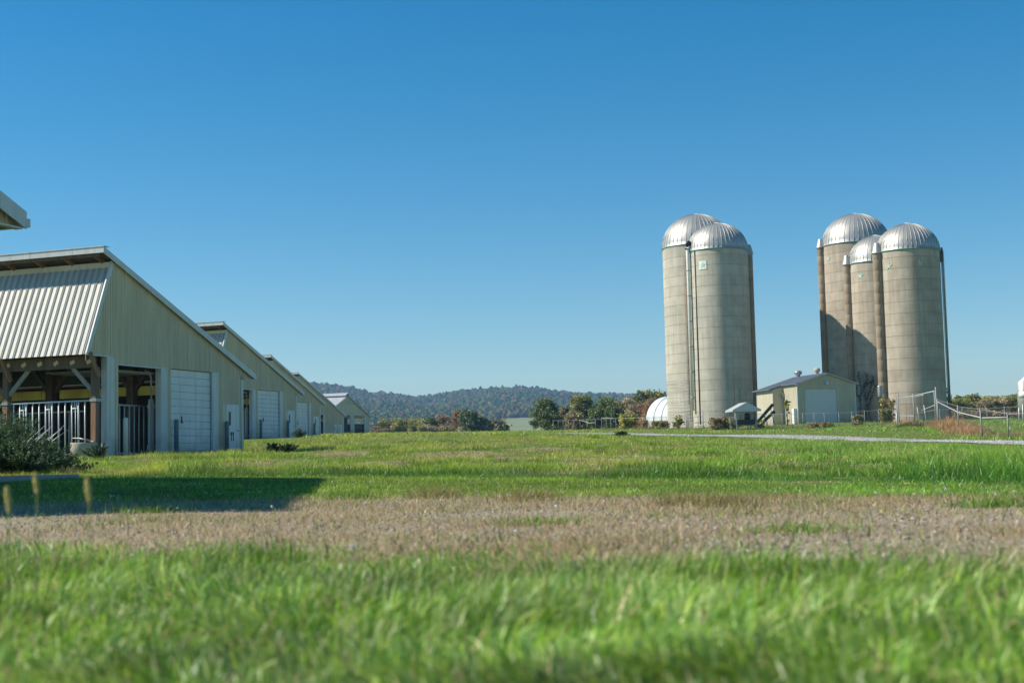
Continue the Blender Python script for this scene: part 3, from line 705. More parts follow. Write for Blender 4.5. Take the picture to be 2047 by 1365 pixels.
def ladder_cage(root, r, Hh, ang, z0, z1, mat_, name='ladder', cage=True):
    a_ = math.radians(ang); e = Vector((math.cos(a_), math.sin(a_), 0)); t = Vector((-e.y, e.x, 0))
    m = MB(); b0 = e*(r+.12)
    for s_ in (-.25, .25): m.tube([b0+t*s_+Vector((0, 0, z0)), b0+t*s_+Vector((0, 0, z1))], .03, 5)
    z = z0+.2
    while z < z1: m.tube([b0-t*.25+Vector((0, 0, z)), b0+t*.25+Vector((0, 0, z))], .018, 4); z += .35
    lo = m.build(name, mat_, root)
    if not cage: return
    c_ = MB(); z = z0+2
    while z < z1:
        pts = [b0+t*(.38*math.cos(k))+e*(.62*math.sin(k))+Vector((0, 0, z)) for k in np.linspace(0, math.pi, 9)]
        c_.tube(pts, .025, 4); z += 1.35
    for k in (.4, 1.2, 1.9, 2.7):
        q_ = b0+t*(.38*math.cos(k))+e*(.62*math.sin(k)); c_.tube([q_+Vector((0, 0, z0+2)), q_+Vector((0, 0, z1))], .018, 4)
    c_.build('cage', mat_, lo)
def blower_pipe(root, r, Hh, ang, z0, rad=.20):
    a_ = math.radians(ang); e = Vector((math.cos(a_), math.sin(a_), 0)); b0 = e*(r+.30)
    m = MB(); up = lambda z, k=1.0: b0*k+Vector((0, 0, z))
    m.tube([up(z0), up(Hh-.2), up(Hh+.35, 1.0), up(Hh+.75, .985), up(Hh+.95, .94), up(Hh+.8, .88)], rad, 10)
    po = m.build('blower_pipe', MT['whitepipe'], root)
    c_ = MB(); z = z0+1.5
    while z < Hh: c_.lathe([(rad+.005, z), (rad+.04, z+.02), (rad+.04, z+.1), (rad+.005, z+.12)], 10, (b0.x, b0.y)); c_.bar(b0+Vector((0, 0, z+.06)), e*(r-.02)+Vector((0, 0, z+.06)), .05); z += 3.0
    c_.build('pipe_clamps', MT['greysteel'], po)
    g = MB(); g.tube([up(Hh+.2, 1.02), up(Hh+.7, 1.01), up(Hh+1.0, .95), up(Hh+.75, .88)], rad+.09, 8); g.build('gooseneck', MT['darksteel'], po)
def ex_front(root, r, Hh, dh):
    blower_pipe(root, r, Hh, 196, 2.6)
    m = MB(); m.tube([(r*math.cos(3.72)*1.01, r*math.sin(3.72)*1.01, 1.0), (r*math.cos(3.72)*1.01, r*math.sin(3.72)*1.01, Hh)], .07, 6); m.build('cable_conduit', MT['darksteel'], root)
    m = MB()
    for t_ in (5.15, 4.95): m.tube([(r*math.cos(t_)*1.006, r*math.sin(t_)*1.006, .5), (r*math.cos(t_)*1.006, r*math.sin(t_)*1.006, 6.5-8*(t_-4.95))], .03, 5)
    m.build('standpipe', MT['ruststeel'], root)
def ex_rear(root, r, Hh, dh):
    ladder_cage(root, r, Hh, 246, 1.5, Hh-1.6, MT['ruststeel'])
    m = MB()
    for z in np.arange(.9, 6.5, .42): m.lathe([(r+.012, z), (r+.035, z+.02), (r+.012, z+.04)], 64)
    m.build('hoops', MT['greysteel'], root)
def ex_right(root, r, Hh, dh):
    ladder_cage(root, r, Hh, -14, 1.2, Hh-.5, MT['greysteel'], cage=False)
    a_ = math.radians(-2); e = Vector((math.cos(a_), math.sin(a_), 0)); b0 = e*(r+.42)
    m = MB(); m.tube([b0+Vector((0, 0, 0.6)), b0+Vector((0, 0, Hh-.2)), b0*.97+Vector((0, 0, Hh+.4))], .12, 10); m.build('blower_pipe', MT['greysteel'], root)
    m = MB(); m.bar(b0*.96+Vector((0, 0, Hh-1.2)), b0*.96+Vector((0, 0, Hh+.1)), .26); m.build('pipe_head', MT['darksteel'], root)
silo('pale grey concrete silo with a white star sign and a white blower pipe', 1434.5, 168, 59.8, 856, 503, 57, MT['silo_grey'], 'pair of pale silos', (8, .46, P(1497, 509, 169)[2]), ((1404.5, 530, .42, 'square'),), ex_front)
silo('tall wide pale silo with a rusty caged ladder standing behind the star sign silo', 1393.5, 181, 69.5, 856, 496, 68, MT['silo_grey'], 'pair of pale silos', None, (), ex_rear)
silo('brown concrete silo with two faded stars and a blower pipe on its right side', 1815, 155, 61.0, 840, 504, 57, MT['silo_brown'], 'trio of brown silos', (190, .50, P(1751, 508, 155)[2]), ((1777, 532, .40, 'faint'), (1839, 527, .40, 'faint')), ex_right)
silo('lower brown silo with one bright teal star, between the two taller ones', 1752, 168.5, 54.5, 840, 527, 56, MT['silo_brown'], 'trio of brown silos', (179, .46, P(1695, 528, 168)[2]), ((1719.5, 551.5, .42, 'bright'),))
silo('tallest brown silo, at the back left of its trio above the little shed', 1711, 181.5, 66.5, 840, 491, 64, MT['silo_brown'], 'trio of brown silos', (178, .46, P(1638, 494, 181)[2]), ((1656, 517, .42, 'faint'),))

# ------------------------------------------------------------ shed
def shed():
    o_ = P(1596, 844, 150); z0 = hg(o_[0]+3, 151)-.15
    rz = math.atan2(.25, .97)
    root = empty('shed', (o_[0], o_[1], z0), rz, label='tan metal shed with a white roll door under the brown silos', cat='shed')
    Wd, e, ap, L1, L2, ext = 6.75, 4.2+.1, 5.35, 3.4, 7.6, 1.25
    m = MB()
    dx0, dx1, dh = .95, 4.6, 3.75
    c = Wd/2; S = (ap-e)/c
    w = lambda x: ap-abs(x-c)*S
    for x0, x1, zb in ((0, dx0, 0), (dx0, dx1, dh), (dx1, Wd, 0)):
        pts = [(x0, zb), (x1, zb), (x1, w(x1))]+([(c, ap)] if x0 < c < x1 else [])+[(x0, w(x0))]
        m.prism(pts, 'y', 0, .06)
    x = .15
    while x < Wd:
        m.box(x-.018, x+.018, -.018, 0, dh if dx0 < x < dx1 else 0, w(x)-.03); x += .3
    m.build('front_wall', MT['shedwall'], root)
    s = MB(); s.box(.0, .06, .06, L1, 0, e); s.box(Wd-.06, Wd, .06, L2, 0, e)
    y = .3
    while y < L1: s.box(-.018, 0, y-.02, y+.02, 0, e); y += .3
    s.box(-ext, 0, L1, L1+.06, 0, e-ext*S+.0); s.box(-ext, -ext+.06, L1+.06, L2, 0, e-ext*S); s.prism([(-ext, 0), (Wd, 0), (Wd, e), (c, ap), (-ext, e-ext*S)], 'y', L2-.06, L2)
    s.prism([(-ext, e-ext*S), (0, e-ext*S), (0, e)], 'y', L1, L1+.06)
    s.build('side_walls', MT['shedwall'], root)
    d = MB(); n_ = 14
    for k in range(n_): d.box(dx0, dx1, .08, .11, k*dh/n_+.012, (k+1)*dh/n_-.006)
    d.box(dx0, dx1, .10, .13, 0, dh); d.build('roll_door', MT['bluegrey'], root)
    t = MB(); t.box(-.03, .1, -.04, .0, 0, e-.02); t.box(Wd-.1, Wd+.03, -.04, .0, 0, e-.02); t.box(dx0-.08, dx0, -.03, 0, 0, dh+.06); t.box(dx1, dx1+.08, -.03, 0, 0, dh+.06)
    t.bar((-.3, -.22, e-.3*S+.03), (c, -.22, ap+.03), .05, .2, up=(0, 1, 0)); t.bar((Wd+.3, -.22, e-.3*S+.03), (c, -.22, ap+.03), .05, .2, up=(0, 1, 0))
    t.build('trim', MT['white'], root)
    r = MB(); r.prism([(-.3, e-.3*S+.08), (c, ap+.08), (c, ap+.14), (-.3, e-.3*S+.14)], 'y', -.25, L1-.02); r.prism([(Wd+.3, e-.3*S+.08), (c+.0, ap+.08), (c, ap+.14), (Wd+.3, e-.3*S+.14)], 'y', -.25, L2+.3)
    r.prism([(-ext-.4, e-(ext+.4)*S+.08), (c, ap+.08), (c, ap+.14), (-ext-.4, e-(ext+.4)*S+.14)], 'y', L1-.02, L2+.3)
    for y in np.arange(0, L2, .6):
        lo_ = -.3 if y < L1 else -ext-.4
        r.bar((lo_, y, e+lo_*S+.15), (c, y, ap+.15), .04, .03)
    r.build('roof', MT['shedroof'], root)
    l = MB(); l.lathe([(0, ap-.75), (.08, ap-.78), (.2, ap-1.1), (0, ap-1.12)], 12, (c, -.2)); l.bar((c, -.2, ap-.78), (c, 0, ap-.7), .05); l.build('lamp', MT['signwhite'], root)
    for (xx, yy, sc, mm) in ((c-.1, L2-1.2, 1.0, 'greysteel'), (c+.1, 2.2, .8, 'concrete')):
        v = MB(); v.lathe([(.22*sc, ap-.1), (.22*sc, ap+.3), (.42*sc, ap+.42), (.45*sc, ap+.62), (.3*sc, ap+.78), (0, ap+.82)], 14, (xx, yy)); v.build('turbine_vent', MT[mm], root)
    b_ = MB(); b_.box(-.35, -.02, .25, .75, .15, 1.75); b_.build('utility_box', MT['signwhite'], root)
    b_ = MB(); b_.box(-.22, -.02, .2+2.9, .6+2.9, 3.0, 3.5); b_.build('wall_box', MT['concrete'], root)
shed()

# hoop barn behind the silos
def hoop():
    a0 = P(1398, 855, 205); z0 = hg(a0[0], 205)-.1
    root = empty('hoop_barn', (a0[0], 205, z0), math.radians(38), label='white fabric hoop barn showing behind the left foot of the pale silos', cat='hoop barn')
    r = 4.4; m = MB(); N = 20; L = 6.0
    prof = [(r*math.cos(t), 1.15+r*.82*math.sin(t)) for t in np.linspace(math.pi, 0, N+1)]
    for j, y0 in enumerate(np.arange(0, L, 1.6)):
        for i in range(N):
            (x0, za), (x1, zb) = prof[i], prof[i+1]
            ys_ = np.linspace(y0, y0+1.6, 5); sag = [0, -.045, -.06, -.045, 0]
            for k in range(4):
                f0, f1 = 1+sag[k]/r, 1+sag[k+1]/r
                m.add([(x0*f0, ys_[k], za*f0), (x0*f1, ys_[k+1], za*f1), (x1*f1, ys_[k+1], zb*f1), (x1*f0, ys_[k], zb*f0)], [(0, 1, 2, 3)], True)
    m.prism([(x, z) for x, z in prof], 'y', .02, .06)
    m.build('fabric_cover', MT['fabric'], root, recalc=False)
    w = MB(); w.box(-r, -r+.15, 0, L, 0, 1.15); w.box(r-.15, r, 0, L, 0, 1.15); w.box(-r, r, -.02, .08, 0, 1.2); w.build('base_wall', MT['concrete'], root)
    h = MB()
    for y in np.arange(0, L+.1, 1.6): h.tube([(x*1.012, y, z*1.008) for x, z in prof], .04, 5)
    h.tube([(x*1.012, -.03, z*1.008) for x, z in prof], .05, 5)
    h.build('hoops', MT['white'], root)
hoop()
# open shelter
def shelter():
    g = gp(1487, 140); root = empty('shelter', g, math.radians(8), label='small open shelter with a white gabled metal roof beside the pale silos', cat='shelter')
    h = (P(1487, 806, 140)[2]-g[2]); e = h-.72
    r = MB(); hw, L = 1.42, 1.3
    for s_ in (-1, 1): r.prism([(s_*hw, e), (0, h), (0, h+.06), (s_*hw, e+.06)] if s_ > 0 else [(-hw, e), (-hw, e+.06), (0, h+.06), (0, h)], 'y', -L, L)
    r.box(-hw, hw, -L, -L+.03, e-.12, e+.02); r.box(-hw, hw, L-.03, L, e-.12, e+.02); r.box(-hw-.02, -hw+.03, -L, L, e-.12, e+.02)
    r.prism([(-hw, e), (hw, e), (0, h)], 'y', -L+.0, -L+.03)
    r.build('roof', MT['roof'], root)
    for sx in (-1.0, 1.0):
        for sy in (-1, 1):
            p = MB(); p.box(sx-.05, sx+.05, sy*1.0-.05, sy*1.0+.05, -.2, e); p.build('post', MT['greysteel'], root)
    b = MB(); b.box(-.9, .9, -.7, .7, .5, 1.0); b.lathe([(0, 1.7), (.28, 1.6), (.3, 1.0), (0, 1.0)], 12, (.4, 0)); b.build('machine', MT['darksteel'], root)
shelter()
# feed conveyors
for k, (a_, b_, lab) in enumerate((((1512, 846, 149), (1545, 808, 149), 'dark inclined feed conveyor leaning at the shed side, upper of two'), ((1516, 852, 146), (1548, 822, 146), 'dark inclined feed conveyor leaning at the shed side, lower of two'))):
    p, q_ = P(*a_), P(*b_); m = MB(); root = empty('conveyor', (p[0], p[1], h1(p[0], p[1])), 0, label=lab, cat='conveyor', group='feed conveyors')
    o0 = np.array([p[0], p[1], h1(p[0], p[1])]); A_ = p-o0; B_ = q_-o0
    m.bar(A_, B_, .5, .28); m.build('trough', MT['darksteel'], root)
    l = MB(); mid = (A_+B_)/2; l.tube([mid, (mid[0]+.2, mid[1]+.2, -.1)], .04, 6); l.tube([B_*.85+A_*.15, (B_[0]*.85+.3, B_[1]*.85-.3, -.1)], .04, 6); l.build('leg', MT['greysteel'], root)
    c_ = MB(); c_.box(A_[0]-.3, A_[0]+.25, A_[1]-.3, A_[1]+.3, -.1, A_[2]+.2); c_.build('hopper', MT['darksteel'], root)
# tank at the right edge
def tank():
    g = gp(2054, 112); top = P(2054, 752, 112)[2]-g[2]; root = empty('feed_bin', g, 0, label='white round feed bin on steel legs cut by the right edge', cat='feed bin')
    r = .62; m = MB(); m.lathe([(0, top), (.12, top), (.14, top-.12), (r, top-.45), (r, top-2.4), (.18, top-3.0), (0, top-3.0)], 32); m.build('bin', MT['dome'], root)
    b = MB(); b.lathe([(r+.008, top-1.7), (r+.012, top-1.7), (r+.012, top-1.2), (r+.008, top-1.2)], 32, a0=math.pi*1.1, a1=math.pi*1.75); b.build('label_plate', MT['signwhite'], root)
    for k in range(4):
        t = math.pi/4+k*math.pi/2; l = MB(); l.tube([(r*.95*math.cos(t), r*.95*math.sin(t), top-2.2), (r*1.05*math.cos(t), r*1.05*math.sin(t), -.1)], .05, 6); l.build('leg', MT['rail'], root)
tank()

# ------------------------------------------------------------ fences
def link_mesh(pts, tops, parent):
    """pts: list of ground points, tops: heights"""
    V, F, UV = [], [], []; s = 0
    for i in range(len(pts)):
        if i: s += math.hypot(pts[i][0]-pts[i-1][0], pts[i][1]-pts[i-1][1])
        x, y, z = pts[i]; V += [(x, y, z+.02), (x, y, z+tops[i])]; UV += [(s, 0), (s, tops[i])]
    me = bpy.data.meshes.new('wire_mesh'); me.from_pydata(V, [], [(2*i, 2*i+2, 2*i+3, 2*i+1) for i in range(len(pts)-1)])
    uv = me.uv_layers.new(name='UVMap')
    for l_ in me.loops: uv.data[l_.index].uv = UV[l_.vertex_index]
    me.materials.append(MT['link']); o = bpy.data.objects.new('wire_mesh', me); C.objects.link(o); o.parent = parent; return o
def fence(name, label, cat, posts, top_rail=True, mesh=True, rr=.025, group=None, mat_='fencepipe'):
    """posts: (px, Z, height, dx lean)"""
    g0 = gp(posts[0][0], posts[0][1]); root = empty(name, g0, 0, label=label, cat=cat, group=group)
    pts = []
    for px, Z, h, ln in posts:
        g = gp(px, Z)-g0; pts.append(g); p = MB(); p.tube([(g[0], g[1], g[2]-.2), (g[0]+ln, g[1], g[2]+h)], rr, 8)
        p.lathe([(0, g[2]+h+.04), (rr*1.25, g[2]+h+.01), (rr*1.25, g[2]+h-.04)], 8, (g[0]+ln, g[1])); p.build('post', MT[mat_], root)
    if top_rail:
        r = MB(); r.tube([(a[0]+p[3], a[1], a[2]+p[2]-.05) for a, p in zip(pts, posts)], .016, 5); r.build('top_wire', MT['greysteel'], root)
    if mesh: link_mesh([tuple(a) for a in pts], [p[2]-.06 for p in posts], root)
    return root, g0, pts
fp = [(1495, 140), (1511, 139.5), (1529, 139), (1546, 138.5), (1565, 138), (1585, 137.5), (1606, 137), (1629, 136.5), (1651, 136), (1678.5, 135.5), (1704, 135), (1730, 134.5), (1758, 134), (1787, 133.5)]
fence('chain_link_fence', 'long chain link fence with slim steel posts before the shed', 'fence', [(a, z, 1.5+.1*R_.random(), (-.12 if a in (1651, 1585) else .03*R_.uniform(-1, 1))) for a, z in fp])
# gate bay, tall posts and pipe rails
def gateframe():
    items = [(1795, 134, 2.5), (1798.5, 133.6, 2.75), (1829, 127, 2.65), (1872, 100, 2.55), (1875.5, 98.6, 2.75)]
    g0 = gp(1829, 127); root = empty('pipe_gate', g0, 0, label='tall leaning pipe gate with rusty bars before the two star brown silo', cat='gate')
    T = []
    for i, (px, Z, h) in enumerate(items):
        g = gp(px, Z)-g0; T.append((g, h)); p = MB(); p.tube([(g[0], g[1], g[2]-.3), (g[0]-.01*i, g[1], g[2]+h)], .052 if i in (1, 2, 4) else .04, 10)
        if i == 2: p.tube([(g[0], g[1], g[2]+h), (g[0], g[1], g[2]+h+.25)], .02, 6)
        p.build('post', MT['fencepipe'], root)
    up = lambda i, f: Vector(T[i][0])+Vector((0, 0, T[i][1]*f))
    def rail(a, b, r=.04, m='rail', nm='rail'):
        k = MB(); k.tube([a, b], r*.75, 8); k.build(nm, MT[m], root)
    rail(up(1, .86), up(2, .92), .03); rail(up(1, .26), up(2, .26), .035)
    rail(up(2, .93), up(3, .98), .045); rail(up(2, .89), up(2, .9)*.45+up(3, .93)*.55, .03)
    rail(up(2, .32), up(3, .46), .035, 'ruststeel'); rail(up(2, .4)*.6+up(3, .5)*.4, up(3, .6), .035)
    rail(up(1, .52), up(2, .22), .025, 'ruststeel')
    for f, a, b, m_ in ((.5, .0, .93, 'ruststeel'), (.28, .05, .55, 'rail'), (.62, .0, .6, 'rail')):
        p0_ = up(2, a)*(1-f)+up(3, a)*f; p1_ = up(2, b)*(1-f)+up(3, b)*f; p1_.x -= .15 if m_ == 'rail' else 0
        rail(p0_, p1_, .035, m_, 'upright')
    for f in (.5, .7):
        rail(up(1, 0)*(1-f)+up(2, 0)*f, up(1, .86 if f < .6 else .4)*(1-f)+up(2, .86 if f < .6 else .4)*f, .025, 'ruststeel', 'upright')
    link_mesh([tuple(up(i, 0)) for i in (1, 2)], [T[1][1]*.5, T[2][1]*.4], root)
gateframe()
rt_, g0, pts = fence('corner_fence', 'chain link corner fence with thick pale sloping brace rails at the right', 'fence', [(1876.5, 98, 1.9, 0), (1917.5, 90, 1.45, -.03), (1964, 80, 1.58, -.08), (2015.5, 78, 1.36, 0), (2060, 77, 1.36, 0), (2120, 76, 1.36, 0)], rr=.042)
br = MB(); z = lambda i, h: Vector(pts[i])+Vector((0, 0, h))
br.tube([z(0, 1.72), z(1, 1.02), z(2, 1.05)], .036, 8); br.tube([z(2, 1.05), z(3, 1.12)], .036, 8); br.build('brace_rail', MT['fencerail'], rt_)
p_ = gp(1793.7, 118); m = MB(); m.tube([(0, 0, -.2), (0, 0, 1.1)], .045, 8); m.lathe([(0, 1.13), (.055, 1.11), (.055, 1.05)], 8); o = m.build('marker_post', MT['rail'], None); o.location = p_
tag(o, 'lone short steel post in the grass in front of the pipe gate', 'post')
fence('back_fence', 'low wire fence running on across the grass to the feed bin', 'fence', [(1880, 150, 1.3, 0), (1925, 140, 1.3, 0), (1975, 130, 1.3, 0), (2010, 122, 1.3, 0), (2046, 116, 1.3, 0)], rr=.03)
lp = [(1106, 185), (1116, 182), (1126, 179), (1137, 176), (1148, 173), (1160, 170), (1174, 167), (1191, 164), (1203, 162.5), (1213, 161), (1222, 160), (1231, 159), (1296, 156), (1307, 155.5), (1320, 155), (1333, 154.5), (1346, 154), (1360, 153.5), (1372, 153)]
rt_, g0, pts = fence('field_fence', 'long field fence with wooden grey posts dwindling left of the pale silos', 'fence', [(a, z_, 1.35, .03*R_.uniform(-1, 1)) for a, z_ in lp], rr=.022, mesh=False)
br = MB(); br.tube([Vector(pts[5])+Vector((0, 0, 1.3)), Vector(pts[6])+Vector((.3, 0, .9)), Vector(pts[7])+Vector((0, 0, .95))], .05, 6); br.tube([Vector(pts[8])+Vector((0, 0, 1.45)), Vector(pts[11])+Vector((0, 0, 1.3))], .045, 6); br.build('brace_rail', MT['fencepipe'], rt_)
def farmgate():
    g0 = gp(1374, 152); root = empty('farm_gate', g0, 0, label='grey tubular farm gates and stout posts against the foot of the pale silos', cat='gate')
    ps = [(1374, 152, 1.9, .07), (1377, 151.8, 1.5, .05), (1406, 151, 1.95, .08), (1461, 148, 1.7, .07), (1471, 147.5, 1.6, .1)]
    G = []
    for px, Z, h, r in ps:
        g = Vector(gp(px, Z)-g0); G.append(g); m = MB(); m.tube([(g.x, g.y, g.z-.2), (g.x, g.y, g.z+h)], r*.6, 8); m.build('post', MT['fencepipe'], root)
    def panel(a, b, zs, nv, zt):
        m = MB()
        for z_ in zs: m.tube([a+Vector((0, 0, z_)), b+Vector((0, 0, z_))], .028, 6)
        for k in range(nv+1): q0 = a.lerp(b, k/nv); m.tube([q0+Vector((0, 0, zs[0])), q0+Vector((0, 0, zt))], .022, 6)
        m.build('gate_panel', MT['fencepipe'], root)
    panel(G[1], G[2], (.25, .6, 1.25), 3, 1.25); panel(G[2], G[3], (.35, .7, 1.15, 1.5), 4, 1.5); panel(G[3], G[4], (.4, 1.1), 1, 1.2)
farmgate()
# cattle pen beyond the far barn and small pale box
rt_, g0, pts = fence('cattle_pen', 'dark rail cattle pen beyond the far twin slope barn', 'pen', [(742, 205, 1.5, 0), (752, 205, 1.5, 0), (763, 206, 1.5, 0), (776, 207, 1.4, 0), (790, 208, 1.4, 0)], mesh=False, mat_='darksteel')
br = MB()
for hh in (.5, .9, 1.3): br.tube([Vector(p)+Vector((0, 0, hh)) for p in pts], .035, 5)
br.build('rails', MT['darksteel'], rt_)

# ------------------------------------------------------------ trees and bushes: leaf-sized faces gathered in clumps
def leaf_cloud(centers, radii, per, size, cols, g, flat=.75, jitter=.35):
    """centers (n,3), radii (n,), cols (n,3) -> V, F, Cc"""
    nC = len(centers); N = nC*per
    ci = np.repeat(np.arange(nC), per)
    d = g.normal(size=(N, 3)); d /= np.linalg.norm(d, axis=1)[:, None]; rad = g.random(N)**.45
    pos = centers[ci]+d*(rad*radii[ci])[:, None]*np.array([1, 1, flat])
    nrm = g.normal(size=(N, 3))+d*.8+np.array([0, 0, .35]); nrm /= np.linalg.norm(nrm, axis=1)[:, None]
    t = np.cross(nrm, g.normal(size=(N, 3))); t /= np.linalg.norm(t, axis=1)[:, None]; b = np.cross(nrm, t)
    s = size*g.uniform(.6, 1.35, N)[:, None]
    V = np.stack([pos-t*s, pos-b*s*.55+nrm*s*.12, pos+t*s, pos+b*s*.55+nrm*s*.12], 1).reshape(-1, 3)
    F = np.arange(N*4).reshape(-1, 4)
    c = cols[ci]*g.uniform(1-jitter, 1+jitter, (N, 1))
    return V, F, np.repeat(c, 4, 0)
def trunk_mb(h, r, crown_w, g, n=6):
    m = MB(); p = [Vector((0, 0, -.3)), Vector((g.normal()*.1*r*5, g.normal()*.1*r*5, h*.35)), Vector((g.normal()*r*.8, g.normal()*r*.8, h*.8))]
    m.tube(p, r, 8, r2=r*.35)
    for k in range(n):
        t = 2*math.pi*k/n+g.random(); z = h*g.uniform(.25, .6); a = Vector((0, 0, z)); e = Vector((math.cos(t)*crown_w*.7, math.sin(t)*crown_w*.7, z+h*g.uniform(.15, .35)))
        m.tube([a, a.lerp(e, .5)+Vector((0, 0, h*.04)), e], r*.45, 5, r2=r*.1)
    return m
GREEN = np.array([[.05, .08, .02], [.08, .11, .028], [.12, .15, .04], [.16, .18, .05]])
OLIVE = np.array([[.11, .115, .03], [.16, .155, .04], [.22, .20, .06], [.27, .23, .07]])
ORANGE = np.array([[.20, .105, .05], [.26, .14, .06], [.30, .18, .08], [.20, .14, .07]])
YELLOW = np.array([[.30, .27, .045], [.36, .31, .06], [.20, .22, .04], [.14, .17, .04]])
BROWN = np.array([[.20, .15, .09], [.25, .18, .11], [.16, .13, .07], [.27, .22, .13]])
tn = [0]
def tree(px, Z, topy, wpx, pal, label, name='tree', cat='tree', base=None, group=None, dens=1.0, shape='round', leaf=None, basey=None, seed=None):
    tn[0] += 1; g = np.random.default_rng(100+(seed or tn[0]))
    b = gp(px, Z); top = P(px, topy, Z)[2]; h = top-b[2]; w = wpx/FPX*Z/2*(1.22 if wpx > 25 and Z > 180 else 1)
    low = 0.0 if basey is None else P(px, basey, Z)[2]-b[2]
    root = empty(name, b, float(g.random()*6), label=label, cat=cat, group=group)
    nC = int(60*dens); C0 = []; cols = []; rad = []
    for k in range(nC):
        a = g.random()*2*math.pi; zz = g.random()**.8
        if shape == 'round': env = math.sqrt(max(0, 1-((zz-.42)/.62)**2))
        elif shape == 'cone': env = (1-zz)**.6*.95+.12
        else: env = .75+.25*g.random()
        rr = env*(g.random()**.4)*(w*.82); rc_ = w*g.uniform(.17, .34)
        z0 = max(low, h*.10)
        z_ = z0+(h-z0)*zz*.93
        z_ = min(z_, h-rc_*.5)
        C0.append((rr*math.cos(a), rr*math.sin(a), max(z_, rc_*.4))); rad.append(rc_)
        q = g.integers(0, len(pal)); cols.append(pal[q]*np.minimum(g.uniform(.75, 1.25)*1.75, 9))
    px_m = Z/FPX
    ls = leaf or max(.10, px_m*1.9)
    per = int(np.clip(.95*(w*.26)**2*6/(ls*ls), 24, 150))
    V, F, Cc = leaf_cloud(np.array(C0), np.array(rad), per, ls, np.array(cols), g)
    # loose outer sprays
    n2 = nC*3; a = g.random(n2)*2*math.pi; i = g.integers(0, nC, n2); ce = np.array(C0)[i]+g.normal(size=(n2, 3))*np.array(rad)[i][:, None]*.75; ce[:, 2] = np.clip(ce[:, 2], .1, h*1.02)
    V2, F2, Cc2 = leaf_cloud(ce, np.full(n2, w*.07), 8, ls*.85, np.array(cols)[i], g)
    mesh_np('crown', np.r_[V, V2], [np.r_[F, F2+len(V)]], MT['leaf'], root, np.r_[Cc, Cc2])
    trunk_mb(h*.8, max(.05, h*.022), w, g).build('trunk', MT['bark'], root)
    return root
MIX = np.r_[GREEN[1:], OLIVE]
# around x 850-1015, beyond the crest
tree(785, 300, 838, 60, np.r_[OLIVE, GREEN[2:]], 'low olive green tree next after the cattle pen on the skyline', shape='bush')
tree(822, 310, 837, 66, np.r_[OLIVE, YELLOW[2:]], 'wide low yellowish green tree halfway between the barns and the small dark tree', shape='bush')
tree(862, 290, 833, 27, GREEN, 'small round dark green tree standing alone left of the russet trees')
tree(892, 330, 830, 40, np.r_[ORANGE, BROWN], 'thin russet brown tree left of the orange one', dens=.6)
tree(917, 325, 819, 34, ORANGE, 'orange autumn tree leaning against the dark green round one')
tree(939, 300, 819, 46, GREEN[:3], 'dark green round tree beside the orange tree')
tree(969, 300, 833, 32, np.r_[GREEN[:3], OLIVE[:1]], 'dark green low tree right of the round dark one')
tree(996, 305, 838, 38, np.r_[OLIVE, BROWN], 'olive brown low tree, last of the far group before the pale field')
SB = ['scrubby brush between the wide low tree and the small round dark tree', 'low brown scrub directly beneath the small round dark green tree', 'russet scrub low in front of the thin brown and orange trees', 'scrubby brown brush right beside the dark cattle pen']
for k, (px, ty, w_) in enumerate(((840, 850, 60), (875, 853, 50), (905, 852, 46), (762, 855, 40))):
    tree(px, 285, ty, w_, np.r_[BROWN, OLIVE[:2]], SB[k], name='scrub_bush', cat='bush', group='scrub bushes on the crest', dens=.5, shape='bush')
# left of the silos
tree(1093, 215, 797, 68, GREEN[:3], 'tall dark green tree at the left end of the tree line, pointed top', shape='cone', dens=1.3)
tree(1128, 235, 813, 46, np.r_[GREEN[:3], BROWN[:1]], 'dull green middle tree right of the dark pointed one')
tree(1164, 230, 788, 52, np.r_[OLIVE, YELLOW[2:], GREEN[2:]], 'tall olive yellow tree, tallest left of the white hoop barn', dens=1.3)
tree(1147, 225, 826, 40, np.r_[BROWN, OLIVE], 'brown green shrub under the tall olive tree', shape='bush', cat='bush', name='shrub')
tree(1208, 222, 795, 56, np.r_[GREEN[:3], OLIVE[1:2]], 'rounded dark green tree with two tops right of the tall olive tree', dens=1.2)
tree(1226, 215, 813, 32, GREEN[:2], 'small very dark tree tucked against the two topped tree')
tree(1247, 245, 797, 60, np.r_[OLIVE, BROWN], 'greyish olive tree between the dark tree and the russet one')
tree(1272, 240, 803, 50, np.r_[OLIVE[:3], BROWN], 'brownish thinning tree just left of the russet tree')
tree(1290, 250, 779, 58, np.r_[OLIVE, GREEN[1:3]], 'tall olive tree rising behind the white hoop barn, left one')
tree(1322, 252, 780, 50, np.r_[YELLOW[1:], GREEN[1:]], 'tall yellow green tree touching the edge of the pale silo')
tree(1306, 236, 797, 56, ORANGE*.9, 'russet brown tree right above the white hoop barn')
tree(1256, 160, 828, 44, YELLOW, 'bright yellow green shrub on the field fence', name='shrub', cat='bush', shape='bush', dens=1.1)
tree(1287, 158, 836, 22, BROWN*1.3, 'straw coloured tall weeds beside the yellow green shrub', name='weeds', cat='weeds', shape='bush', dens=.6)
tree(1320, 156, 843, 40, np.r_[OLIVE[:2], YELLOW[:1], BROWN[:1]], 'low olive weeds under the white hoop barn', name='weeds', cat='weeds', shape='bush', dens=.7)
tree(1356, 152, 829, 26, np.r_[GREEN[1:], OLIVE], 'upright leafy shrub against the tall pale silo', name='shrub', cat='bush', shape='bush', dens=.35)
tree(1440, 144, 836, 56, np.r_[BROWN[:3], OLIVE[:2], ORANGE[:1]], 'brownish bramble bush in front of the star sign silo', name='bramble_bush', cat='bush', shape='bush', dens=1.0)
tree(1466, 143, 839, 32, YELLOW, 'yellow green weeds right of the brownish bramble bush', name='weeds', cat='weeds', shape='bush', dens=.7)
